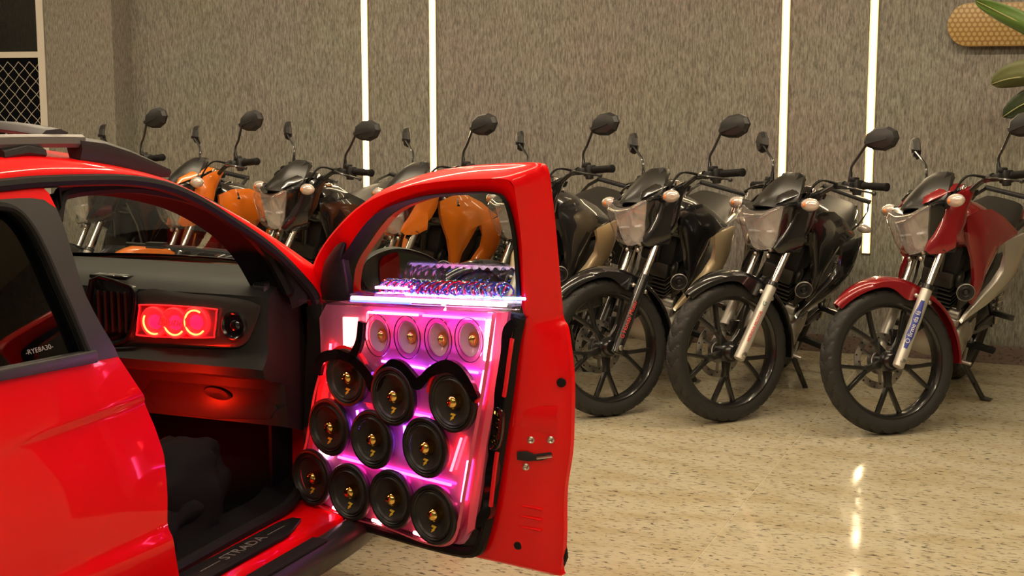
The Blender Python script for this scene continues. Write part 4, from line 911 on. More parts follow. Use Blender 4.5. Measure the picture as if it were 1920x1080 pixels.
# ---- front fender, swept round the wheel
rows = []
for q in range(41):
    f = q / 40; th = R(44 - 138 * f); r = 0.334 + 0.012 * math.sin(math.pi * min(1, f / 0.5))
    w = 0.066 * min(1.0, 0.30 + 2.6 * f) if f < 0.3 else 0.066 - 0.016 * max(0, (f - 0.45) / 0.55)
    sk = 0.018 + 0.055 * math.exp(-((f - 0.43) / 0.10) ** 2) + 0.014 * math.exp(-((f - 0.2) / 0.2) ** 2)
    sec_ = [(-w, -sk), (-w * 0.985, -0.012), (-w * 0.80, 0.001), (-w * 0.42, 0.009), (0, 0.013), (w * 0.42, 0.009), (w * 0.80, 0.001), (w * 0.985, -0.012), (w, -sk)]
    sec_ += [(w * 0.93, -sk + 0.001), (w * 0.90, -0.014), (0, 0.008), (-w * 0.90, -0.014), (-w * 0.93, -sk + 0.001)]
    rows.append([V(((r + d) * math.sin(th), y, 0.305 + (r + d) * math.cos(th))) for y, d in sec_])
G['fender'] = MB().loft(rows).mesh('front_fender', 35)
FB = [V((x, y, z)) for y in (0.073, -0.073) for x, z in ((-0.105, 0.575), (-0.165, 0.545))]
# ---- headlamp
HO = V((-0.158, 0, 0.858)); HNm = V((math.cos(R(14)), 0, -math.sin(R(14)))) ; HUp = V((math.sin(R(14)), 0, math.cos(R(14))))
def HF(u, v, t): return HO + V((0, 1, 0)) * u + HUp * v + HNm * t
lens_o = sp2([(0.0, 0.082), (0.06, 0.088), (0.112, 0.104), (0.108, 0.06), (0.092, 0.0), (0.078, -0.06), (0.058, -0.100), (0.0, -0.114), (-0.058, -0.100), (-0.078, -0.06), (-0.092, 0.0), (-0.108, 0.06), (-0.112, 0.104), (-0.06, 0.088)], 3, True)
def lring(k, t, wrap=0.28, dv=0.0): return [HF(u * k * 1.24, v * k * 0.90 + dv, t - wrap * (u * k) ** 2 / 0.11) for u, v in lens_o]
G['lens'] = MB().loft([lring(1, 0.035), lring(0.97, 0.052), lring(0.8, 0.072), lring(0.5, 0.086), lring(0.2, 0.090)]).mesh('lens', 60)
def rring(k, t, dv, fl): return [HF(p_[0], p_[1], p_[2]) for p_ in [(u * k * 1.24, v * k * 0.90 + dv, t - 0.28 * (u * k) ** 2 / 0.11 + (fl if q % 4 < 2 else -fl)) for q, (u, v) in enumerate(lens_o)]]
G['reflector'] = MB().loft([rring(0.985, 0.034, 0, 0), rring(0.93, 0.014, 0.001, 0.003), rring(0.80, -0.014, 0.006, 0.005), rring(0.60, -0.038, 0.014, 0.005), rring(0.40, -0.054, 0.020, 0.004), rring(0.15, -0.064, 0.026, 0.0)]).mesh('reflector', 10)
G['bulb'] = MB().loft([[HF(x, y - 0.018, t) for x, y in ((-0.078, -0.004), (0.078, -0.004), (0.078, 0.006), (-0.078, 0.006))] for t in (-0.004, 0.030)]).lathe([(0, 0.014), (0.030, 0.017), (0.036, 0.012), (0.034, 0.004), (0.034, 0)], HF(0, 0.026, -0.05), HNm, 16).mesh('bulb_holder', 40, 0.002)
G['lamp_housing'] = MB().loft([lring(1.03, 0.030), lring(1.06, 0.012), lring(1.05, -0.03), lring(0.88, -0.09), lring(0.5, -0.12)]).mesh('headlamp', 50)
ch_ = [HF(u, v, t) for u, v, t in ((-0.075, -0.10, 0.005), (0.075, -0.10, 0.005), (0.10, -0.03, -0.03), (-0.10, -0.03, -0.03))]
G['chin'] = MB().loft([[HF(u * w, -0.095 - dz, 0.025 - dt) for u in (-1, -0.5, 0, 0.5, 1)] + [HF(u * w, -0.060 - dz, -0.03 - dt) for u in (1, 0, -1)] for w, dz, dt in ((0.062, 0.0, 0.0), (0.070, 0.022, 0.035), (0.060, 0.028, 0.09))]).mesh('chin_guard', 40, 0.004)
# ---- fly screen
rows = []
for q, (x, z, w) in enumerate([(-0.110, 0.945, 0.104), (-0.120, 0.965, 0.116), (-0.150, 1.000, 0.118), (-0.190, 1.040, 0.100), (-0.235, 1.075, 0.075), (-0.275, 1.098, 0.050), (-0.295, 1.100, 0.036)]):
    rows.append([V((x - 0.75 * w * abs(a) ** 1.8 + b, a * w, z - 0.10 * w * a * a)) for a, b in ((-1, 0), (-0.72, 0.0), (-0.45, 0.010), (-0.18, 0.012), (0.18, 0.012), (0.45, 0.010), (0.72, 0), (1, 0))])
back = [[p + V((-0.014, 0, -0.006)) for p in r] for r in rows]
G['screen'] = MB().grid(rows).grid(back).grid([rows[0], back[0]]).grid([rows[-1], back[-1]]).grid([[r[0] for r in rows], [r[0] for r in back]]).grid([[r[-1] for r in rows], [r[-1] for r in back]]).mesh('fly_screen', 28)
# ---- side cowls flanking the lamp (one per side)
cow = [(-0.125, 0.745), (-0.105, 0.762), (-0.120, 0.80), (-0.150, 0.86), (-0.172, 0.915), (-0.178, 0.950), (-0.215, 0.985), (-0.27, 1.012), (-0.335, 1.035), (-0.345, 1.015), (-0.315, 0.965), (-0.295, 0.92), (-0.285, 0.875), (-0.25, 0.825), (-0.215, 0.79), (-0.225, 0.77), (-0.18, 0.748)]
for k, sg in (('L', 1), ('R', -1)):
    fn = lambda u, v, t, sg=sg: V((u - 0.035, sg * (0.096 + 0.34 * max(0, -0.105 - u) - 0.55 * max(0, -0.23 - u) + 0.02 * (v - 0.85) + t), v))
    G['cowl' + k] = MB().crown(cow, fn, 0.012, 0.014, 0.7).mesh('lamp_cowl', 30)
    wing = [(-0.125, 0.955), (-0.155, 0.965), (-0.21, 0.985), (-0.28, 1.015), (-0.34, 1.037), (-0.30, 1.045), (-0.22, 1.025), (-0.15, 0.99)]
    fn2 = lambda u, v, t, sg=sg: V((u - 0.01, sg * (0.096 + 0.16 * max(0, -0.125 - u) - 0.5 * max(0, -0.27 - u) - 0.9 * max(0, v - 0.98 + 0.35 * (u + 0.2)) + t), v))
    G['wing' + k] = MB().crown(wing, fn2, 0.006, 0.008, 0.6).mesh('cowl_wing', 40)
    # indicators
    G['stalk' + k] = MB().tube([(-0.235, sg * 0.105, 0.945), (-0.215, sg * 0.17, 0.952), (-0.20, sg * 0.215, 0.956)], [0.016, 0.015, 0.021], 10).mesh('indicator', 40)
    G['ilens' + k] = MB().ball((-0.192, sg * 0.250, 0.957), (0.030, 0.050, 0.028), 16, 10).mesh('indicator_lens', 60)
    G['ibulb' + k] = MB().ball((-0.168, sg * 0.245, 0.955), (0.010, 0.014, 0.011), 8, 6).mesh('indicator_bulb', 60)
    # grips and levers
    G['grip' + k] = MB().lathe([(0.0, 0.014), (0.002, 0.0175), (0.010, 0.0175), (0.012, 0.0160)] + [(0.012 + 0.0075 * q, 0.0160 + (0.0012 if q % 2 else 0)) for q in range(1, 14)] + [(0.118, 0.0165), (0.122, 0.0185), (0.130, 0.0185), (0.134, 0.012)], (-0.418, sg * 0.318, 1.052), (-0.10, sg * 1, -0.03), 16).mesh('grip', 40)
    G['switch' + k] = MB().box((-0.408, sg * 0.290, 1.050), (0.045, 0.045, 0.052)).box((-0.395, sg * 0.285, 1.078), (0.035, 0.03, 0.02)).box((-0.375, sg * 0.268, 1.048), (0.03, 0.05, 0.03)).box((-0.400, sg * 0.30, 1.025), (0.03, 0.03, 0.03)).mesh('switchgear', 40, 0.006)
    G['lever' + k] = MB().tube(smooth_path([(-0.375, sg * 0.215, 1.048), (-0.345, sg * 0.250, 1.047), (-0.340, sg * 0.31, 1.040), (-0.355, sg * 0.38, 1.028), (-0.375, sg * 0.425, 1.018)], 4), [0.012, 0.012, 0.012, 0.011, 0.010, 0.010, 0.009, 0.008, 0.008, 0.007, 0.007, 0.006, 0.006, 0.006, 0.006, 0.006, 0.006], 8, flat=0.8).ball((-0.377, sg * 0.43, 1.017), 0.010, 10, 6).tube([(-0.375, sg * 0.195, 1.050), (-0.365, sg * 0.26, 1.052)], 0.017, 8).mesh('lever', 40)
    # mirrors
    hc = V((-0.430, sg * 0.392, 1.250)); mn = V((math.cos(R(25)), sg * math.sin(R(25)), 0.05)).normalized(); mu = V((0, 0, 1)); ms = V((mn.y, -mn.x, 0)).normalized() * -sg
    mpoly = [(-0.076, -0.016), (-0.066, 0.020), (-0.026, 0.048), (0.030, 0.054), (0.066, 0.036), (0.078, 0.006), (0.060, -0.030), (0.018, -0.050), (-0.030, -0.046), (-0.062, -0.034)]
    rng = lambda k_, t: [hc + ms * (u * k_ + 0.01 * (1 - k_)) + mu * (v * k_) + mn * t for u, v in mpoly]
    G['mirror' + k] = MB().loft([rng(0.93, -0.010), rng(1.0, -0.006), rng(0.98, 0.004), rng(0.80, 0.020), rng(0.40, 0.027)]).loft([[hc + ms * u + mu * v + mn * t for u, v in ((-0.060, -0.012), (0.030, 0.004), (0.034, -0.004), (-0.056, -0.026))] for t in (0.016, 0.030)]).mesh('mirror', 22)
    G['mglass' + k] = MB().loft([rng(0.88, -0.0125), rng(0.88, -0.0100)]).mesh('mirror_glass', 0)
    st_end = hc + ms * -0.055 + mu * -0.020 + mn * 0.012
    G['mstem' + k] = MB().tube(smooth_path([V((-0.392, sg * 0.262, 1.065)), V((-0.392, sg * 0.262, 1.105)), V((-0.394, sg * 0.264, 1.135)), V((-0.402, sg * 0.285, 1.168)), st_end], 4), 0.0058, 8).cyl((-0.392, sg * 0.262, 1.06), (-0.392, sg * 0.262, 1.108), 0.0115, 0.008, 10).mesh('mirror_stem', 40)
hbp = [V((-0.442, 0.44, 1.049)), V((-0.418, 0.31, 1.052)), V((-0.400, 0.235, 1.052)), V((-0.372, 0.185, 1.045)), V((-0.348, 0.120, 1.005)), V((-0.338, 0.07, 0.992)), V((-0.336, 0.0, 0.990))]
hbp = hbp + [V((p.x, -p.y, p.z)) for p in reversed(hbp[:-1])]
G['bar'] = MB().tube(smooth_path(hbp, 4), 0.011, 10).mesh('handlebar', 40)
G['clamp'] = MB().box((-0.338, 0.045, 0.992), (0.045, 0.03, 0.04)).box((-0.338, -0.045, 0.992), (0.045, 0.03, 0.04)).box((-0.285, 0, 1.055), (0.05, 0.12, 0.075), Matrix.Rotation(R(-35), 3, 'Y')).mesh('bar_clamp', 40, 0.005)
cab = MB()
for y0, y1, s in ((0.24, 0.06, 0.62), (-0.24, -0.06, 0.60), (-0.22, 0.02, 0.56), (0.22, 0.09, 0.70)):
    cab.tube(smooth_path([V((-0.370, y0, 1.050)), V((-0.305, y0 * 0.75, 1.065)), V((-0.255, (y0 + y1) / 2, 1.0)), V((-0.27, y1, 0.92)), fm(s, y1, 0.01)], 5), 0.0042, 6)
G['cables'] = cab.mesh('control_cables', 40)
# ---- body
def sect(x, zc, w, h, n=14, e=2.4, ztop=1.0):
    out = []
    for q in range(n):
        a = 2 * math.pi * q / n; c, s = math.cos(a), math.sin(a)
        out.append(V((x, w * math.copysign(abs(c) ** (2 / e), c), zc + h * math.copysign(abs(s) ** (2 / e), s) * (ztop if s > 0 else 1))))
    return out
G['tank'] = MB().loft([sect(x, z, w, h, 20) for x, z, w, h in ((-0.355, 0.855, 0.070, 0.050), (-0.375, 0.870, 0.105, 0.085), (-0.44, 0.872, 0.135, 0.105), (-0.54, 0.865, 0.148, 0.108), (-0.64, 0.845, 0.140, 0.095), (-0.72, 0.815, 0.112, 0.070), (-0.76, 0.795, 0.080, 0.045))]).mesh('fuel_tank', 60)
G['cap'] = MB().lathe([(0, 0.046), (0.006, 0.045), (0.009, 0.036), (0.007, 0.034), (0.010, 0.028), (0.010, 0)], (-0.475, 0, 0.974), (-0.05, 0, 1), 28).mesh('filler_cap', 40)
shr = [(-0.335, 0.925), (-0.42, 0.955), (-0.53, 0.958), (-0.63, 0.925), (-0.735, 0.862), (-0.66, 0.838), (-0.605, 0.815), (-0.555, 0.745), (-0.49, 0.665), (-0.455, 0.575), (-0.43, 0.545), (-0.415, 0.585), (-0.415, 0.66), (-0.39, 0.745), (-0.355, 0.815), (-0.325, 0.865)]
pan = [(-0.605, 0.822), (-0.67, 0.845), (-0.74, 0.868), (-0.785, 0.825), (-0.805, 0.765), (-0.76, 0.69), (-0.69, 0.605), (-0.60, 0.53), (-0.52, 0.478), (-0.475, 0.445), (-0.495, 0.49), (-0.54, 0.555), (-0.605, 0.635), (-0.640, 0.705), (-0.640, 0.765)]
inn = [(-0.60, 0.81), (-0.64, 0.77), (-0.645, 0.70), (-0.605, 0.625), (-0.53, 0.545), (-0.46, 0.50), (-0.44, 0.55), (-0.455, 0.60), (-0.49, 0.68), (-0.55, 0.755)]
low = [(-0.50, 0.47), (-0.62, 0.53), (-0.74, 0.64), (-0.80, 0.72), (-0.98, 0.72), (-1.02, 0.62), (-0.92, 0.50), (-0.72, 0.44), (-0.58, 0.42)]
tail = [(-0.90, 0.70), (-0.86, 0.755), (-1.05, 0.775), (-1.28, 0.835), (-1.46, 0.90), (-1.50, 0.885), (-1.40, 0.80), (-1.20, 0.72), (-1.02, 0.68)]
for k, sg in (('L', 1), ('R', -1)):
    f1 = lambda u, v, t, sg=sg: V((u, sg * (0.118 + 0.27 * max(0, -0.36 - u) - 0.30 * max(0, u + 0.40) - 0.42 * max(0, v - 0.86) + 0.03 * min(1, max(0, (0.8 - v) / 0.2)) + t), v))
    f2 = lambda u, v, t, sg=sg: V((u, sg * (0.135 + 0.48 * max(0, -0.48 - u) - 0.55 * max(0, -0.72 - u) + t), v))
    f3 = lambda u, v, t, sg=sg: V((u, sg * (0.112 + 0.32 * max(0, -0.46 - u) + t), v)); f4 = lambda u, v, t, sg=sg: V((u, sg * (0.128 + t), v))
    f5 = lambda u, v, t, sg=sg: V((u, sg * (0.125 + 0.10 * (u + 0.9) * 0.9 + t), v))
    G['shroud' + k] = MB().crown(shr, f1, 0.014, 0.016, 0.66).mesh('tank_shroud', 30)
    G['panel' + k] = MB().crown(pan, f2, 0.014, 0.014, 0.6).mesh('side_panel', 30)
    G['inner' + k] = MB().crown(inn, f3, 0.004, 0.012, 0.6).mesh('inner_panel', 30)
    G['lower' + k] = MB().crown(low, f4, 0.008, 0.012, 0.6).mesh('side_cover', 30)
    G['tail' + k] = MB().crown(tail, f5, 0.010, 0.012, 0.6).mesh('tail_panel', 30)
    G['peg' + k] = MB().tube([(-0.735, sg * 0.10, 0.30), (-0.735, sg * 0.16, 0.305)], 0.012, 8).box((-0.735, sg * 0.205, 0.312), (0.045, 0.10, 0.026)).mesh('footpeg', 40, 0.006)
    G['rearpeg' + k] = MB().tube([(-0.95, sg * 0.12, 0.52), (-1.08, sg * 0.135, 0.40), (-0.86, sg * 0.125, 0.36)], 0.011, 8).box((-1.07, sg * 0.19, 0.415), (0.035, 0.10, 0.024)).mesh('rear_footpeg', 40, 0.004)
    G['shock' + k] = MB().cyl((-1.27, sg * 0.125, 0.33), (-1.09, sg * 0.125, 0.68), 0.012).tube([V((-1.25 + 0.135 * f, sg * 0.125, 0.37 + 0.262 * f)) + V((0.0, math.sin(2 * math.pi * 9 * f) * 0.022, 0)) + V((0.888, 0, -0.459)) * (math.cos(2 * math.pi * 9 * f) * 0.022) for f in [q / 90 for q in range(91)]], 0.0045, 6).mesh('shock_absorber', 40)
    G['rearind' + k] = MB().tube([(-1.52, sg * 0.03, 0.79), (-1.53, sg * 0.10, 0.79)], 0.009, 8).ball((-1.53, sg * 0.135, 0.79), (0.027, 0.042, 0.024), 12, 8).mesh('rear_indicator', 50)
G['seat'] = MB().loft([sect(x, z, w, h, 16, 3.0) for x, z, w, h in ((-0.70, 0.815, 0.07, 0.035), (-0.74, 0.812, 0.10, 0.045), (-0.86, 0.800, 0.135, 0.050), (-0.98, 0.806, 0.142, 0.052), (-1.06, 0.826, 0.138, 0.052), (-1.20, 0.858, 0.125, 0.045), (-1.34, 0.885, 0.10, 0.036), (-1.38, 0.892, 0.06, 0.02))]).mesh('seat', 60)
gr = MB()
for sg in (1, -1):
    gr.loft([[V((x + a, sg * y, z + b)) for a, b in ((-0.018, -0.012), (0.018, -0.010), (0.018, 0.010), (-0.018, 0.012))] for x, y, z in ((-1.12, 0.13, 0.80), (-1.25, 0.145, 0.845), (-1.38, 0.145, 0.90), (-1.47, 0.12, 0.935))])
gr.loft([[V((-1.47 + a, y, 0.935 + b)) for a, b in ((-0.018, -0.012), (0.018, -0.010), (0.018, 0.010), (-0.018, 0.012))] for y in (-0.13, -0.06, 0.06, 0.13)])
G['grab'] = gr.mesh('grab_rail', 40, 0.004)
for k, sg in (('L', 1), ('R', -1)): G['hook' + k] = MB().tube(smooth_path([(-1.02, sg * 0.13, 0.66), (-1.03, sg * 0.17, 0.655), (-1.05, sg * 0.185, 0.635), (-1.06, sg * 0.175, 0.615), (-1.05, sg * 0.16, 0.62)], 4), 0.007, 8).mesh('luggage_hook', 40)
G['rear_fender'] = MB().loft([[V((x, y * w, z + (0.02 if abs(y) < 0.5 else 0))) for y in (-1, -0.5, 0, 0.5, 1)] + [V((x, y * w, z - 0.02)) for y in (1, 0, -1)] for x, z, w in ((-1.0, 0.66, 0.085), (-1.2, 0.70, 0.085), (-1.38, 0.74, 0.08), (-1.53, 0.72, 0.075), (-1.64, 0.60, 0.07), (-1.70, 0.48, 0.06))]).mesh('rear_fender', 45)
G['tail_lamp'] = MB().box((-1.50, 0, 0.845), (0.05, 0.16, 0.06)).mesh('tail_lamp', 40, 0.014)
# frame, swing arm
fm_ = MB().cyl(fm(0.46, 0, -0.06), fm(0.76, 0, -0.06), 0.034)
fm_.tube(smooth_path([(-0.36, 0, 0.83), (-0.41, 0, 0.66), (-0.45, 0, 0.50), (-0.50, 0, 0.30)], 4), 0.020, 10)
fm_.tube([(-0.37, 0, 0.90), (-0.60, 0, 0.78), (-0.85, 0, 0.68)], 0.028, 10)
for sg in (1, -1):
    fm_.tube([(-0.78, sg * 0.06, 0.72), (-0.86, sg * 0.10, 0.60), (-0.82, sg * 0.105, 0.32)], 0.016, 8).tube([(-0.82, sg * 0.09, 0.70), (-1.1, sg * 0.10, 0.73), (-1.45, sg * 0.09, 0.82)], 0.013, 8)
G['frame'] = fm_.mesh('frame', 40)
sa_ = MB()
for sg in (1, -1): sa_.tube([(-0.82, sg * 0.07, 0.32), (-1.05, sg * 0.085, 0.315), (-1.34, sg * 0.085, 0.305)], 0.020, 8)
sa_.cyl((-0.82, -0.10, 0.32), (-0.82, 0.10, 0.32), 0.024).cyl((-1.315, -0.11, 0.305), (-1.315, 0.11, 0.305), 0.012)
G['swingarm'] = sa_.mesh('swing_arm', 40)
# engine
en = MB().loft([sect(x, z, w, h, 16, 3.5) for x, z, w, h in ((-0.46, 0.345, 0.07, 0.05), (-0.49, 0.345, 0.10, 0.085), (-0.58, 0.35, 0.115, 0.105), (-0.72, 0.36, 0.115, 0.105), (-0.80, 0.375, 0.09, 0.08), (-0.82, 0.38, 0.05, 0.05))])
G['crankcase'] = en.mesh('engine', 50)
for k, sg in (('L', 1), ('R', -1)):
    G['cover' + k] = MB().lathe([(0, 0.098), (0.02, 0.096), (0.034, 0.085), (0.040, 0.060), (0.042, 0.0)], (-0.60, sg * 0.105, 0.345), (0, sg, 0), 28).lathe([(0, 0.060), (0.024, 0.056), (0.028, 0.03), (0.028, 0)], (-0.755, sg * 0.105, 0.375), (0, sg, 0), 20).mesh('engine_cover', 40)
G['starter'] = MB().box((-0.53, 0.06, 0.478), (0.09, 0.09, 0.05)).cyl((-0.50, -0.02, 0.475), (-0.50, 0.115, 0.475), 0.028).box((-0.475, 0.085, 0.44), (0.06, 0.07, 0.04)).mesh('starter_motor', 40, 0.006)
ca = V((-0.16, 0, 0.987))
fin = MB(); c0 = V((-0.545, 0, 0.455))
for q in range(8):
    c = V((-0.540 + 0.010 * q, 0, 0.46 + 0.0185 * q)); s_ = 0.135 + (0.02 if q in (3, 4, 5, 6) else 0)
    fin.box(c, (s_ * 0.95, s_, 0.006), Matrix.Rotation(R(8), 3, 'Y'))
fin.cyl((-0.545, 0, 0.45), (-0.465, 0, 0.62), 0.052)
G['cylinder'] = fin.mesh('cylinder', 30, 0.0015, 1)
G['head'] = MB().box((-0.46, 0, 0.635), (0.13, 0.14, 0.075), Matrix.Rotation(R(8), 3, 'Y')).cyl((-0.46, 0.07, 0.635), (-0.46, 0.095, 0.635), 0.040, n=20).mesh('cylinder_head', 40, 0.012)
G['horn'] = MB().lathe([(-0.03, 0.012), (-0.012, 0.022), (-0.008, 0.038), (0.0, 0.040), (0.004, 0.036), (0.002, 0.028), (0.006, 0.020), (0.002, 0.013), (0.010, 0.008), (0.010, 0)], (-0.395, 0.135, 0.600), (0.86, 0.46, -0.1), 26).mesh('horn', 35)
G['hornring'] = MB().lathe([(-0.004, 0.0395), (0.004, 0.0395), (0.006, 0.0375), (-0.004, 0.0370)], (-0.395, 0.135, 0.600), (0.86, 0.46, -0.1), 26, closed=True).mesh('horn_ring', 35)
G['exhaust'] = MB().tube(smooth_path([(-0.42, -0.02, 0.60), (-0.36, -0.05, 0.54), (-0.37, -0.08, 0.40), (-0.45, -0.10, 0.27), (-0.65, -0.12, 0.22), (-0.9, -0.14, 0.24)], 5), 0.019, 10).mesh('exhaust_pipe', 40)
G['muffler'] = MB().tube([(-0.90, -0.145, 0.24), (-0.95, -0.150, 0.25), (-1.05, -0.16, 0.28), (-1.45, -0.17, 0.38), (-1.48, -0.17, 0.39)], [0.025, 0.045, 0.052, 0.050, 0.035], 16).mesh('muffler', 40)
G['airbox'] = MB().box((-0.76, 0, 0.60), (0.26, 0.18, 0.26)).box((-0.55, 0, 0.72), (0.28, 0.16, 0.14)).box((-0.62, 0.02, 0.56), (0.10, 0.10, 0.10)).mesh('airbox', 40, 0.02)
kx = MB().tube([(-0.735, 0.10, 0.265), (-0.765, 0.155, 0.185), (-0.815, 0.225, 0.085), (-0.826, 0.240, 0.064)], [0.015, 0.014, 0.013, 0.013], 10).box((-0.845, 0.258, 0.056), (0.055, 0.045, 0.012)).tube([(-0.79, 0.19, 0.135), (-0.775, 0.205, 0.12)], 0.006, 6)
G['kick'] = kx.mesh('side_stand', 40)
G['chain_guard'] = MB().loft([[V((x, 0.075 + y, z + d)) for y, d in ((0, -0.035), (0.035, -0.03), (0.035, 0.03), (0, 0.04))] for x, z in ((-0.86, 0.36), (-1.1, 0.37), (-1.36, 0.33))]).mesh('chain_guard', 40, 0.004)
G['shift'] = MB().tube([(-0.63, 0.155, 0.31), (-0.56, 0.17, 0.275), (-0.53, 0.17, 0.27)], 0.007, 8).cyl((-0.53, 0.16, 0.27), (-0.53, 0.21, 0.27), 0.009, n=8).mesh('shift_lever', 40)
G['ign'] = MB().lathe([(0, 0.02), (0.02, 0.018), (0.022, 0.0)], (-0.31, 0, 1.01), (-0.3, 0, 1), 14).mesh('ignition', 40)

M_lens = clear('lamp_lens', (0.98, 0.98, 0.98), 0.45, 0.03)
def refl_mat():
    m, nt, b = nmat('lamp_reflector')
    b.inputs['Base Color'].default_value = (1.0, 0.98, 0.98, 1); b.inputs['Metallic'].default_value = 0.6; b.inputs['Roughness'].default_value = 0.17; b.inputs['Coat Weight'].default_value = 1.0; b.inputs['Specular IOR Level'].default_value = 1.0
    tc = nt.nodes.new('ShaderNodeTexCoord'); v = nt.nodes.new('ShaderNodeTexVoronoi'); v.inputs['Scale'].default_value = 22
    nt.links.new(tc.outputs['Object'], v.inputs['Vector'])
    bp = nt.nodes.new('ShaderNodeBump'); bp.inputs['Strength'].default_value = 0.4; bp.inputs['Distance'].default_value = 0.012
    nt.links.new(v.outputs['Distance'], bp.inputs['Height']); nt.links.new(bp.outputs[0], b.inputs['Normal'])
    return m
M_refl = refl_mat()
M_ilens = mat('indicator_clear', (0.80, 0.70, 0.64), 0.14, metal=0.35, coat=1)
M_amber = mat('amber_bulb', (0.85, 0.28, 0.08), 0.3)
M_bulb = mat('bulb_white', (0.88, 0.90, 1.0), 0.25, coat=1)
M_lamphouse = M_glossblack
M_seat = mat('seat_vinyl', (0.020, 0.019, 0.018), 0.48, bump=0.15, nscale=250)
M_screen = mat('screen_satin_black', (0.022, 0.021, 0.019), 0.33)
M_redlens = mat('red_lens', (0.35, 0.01, 0.01), 0.2, coat=1)
PAINT = {
    'black': M_glossblack,
    'grey': mat('graphite_paint', (0.035, 0.035, 0.038), 0.25, metal=0.3, coat=1),
    'red': mat('candy_red_paint', (0.27, 0.004, 0.010), 0.25, metal=0.2, coat=1.0),
    'orange': mat('orange_paint', (0.85, 0.20, 0.010), 0.3, coat=0.8),
    'cream': mat('champagne_paint', (0.72, 0.58, 0.36), 0.34, metal=0.35, coat=0.6),
    'white': mat('pearl_white_paint', (0.70, 0.64, 0.52), 0.34, metal=0.2, coat=0.6),
    'silver': mat('silver_paint', (0.50, 0.47, 0.42), 0.32, metal=0.6, coat=0.6),
}
SA = V((-0.43, 0, 0.903)).normalized(); SP = V((-0.035, 0, 0.305)); SCALE = 1.047
def steer_mx(a): return Matrix.Translation(SP) @ Matrix.Rotation(R(a), 4, SA) @ Matrix.Translation(-SP)

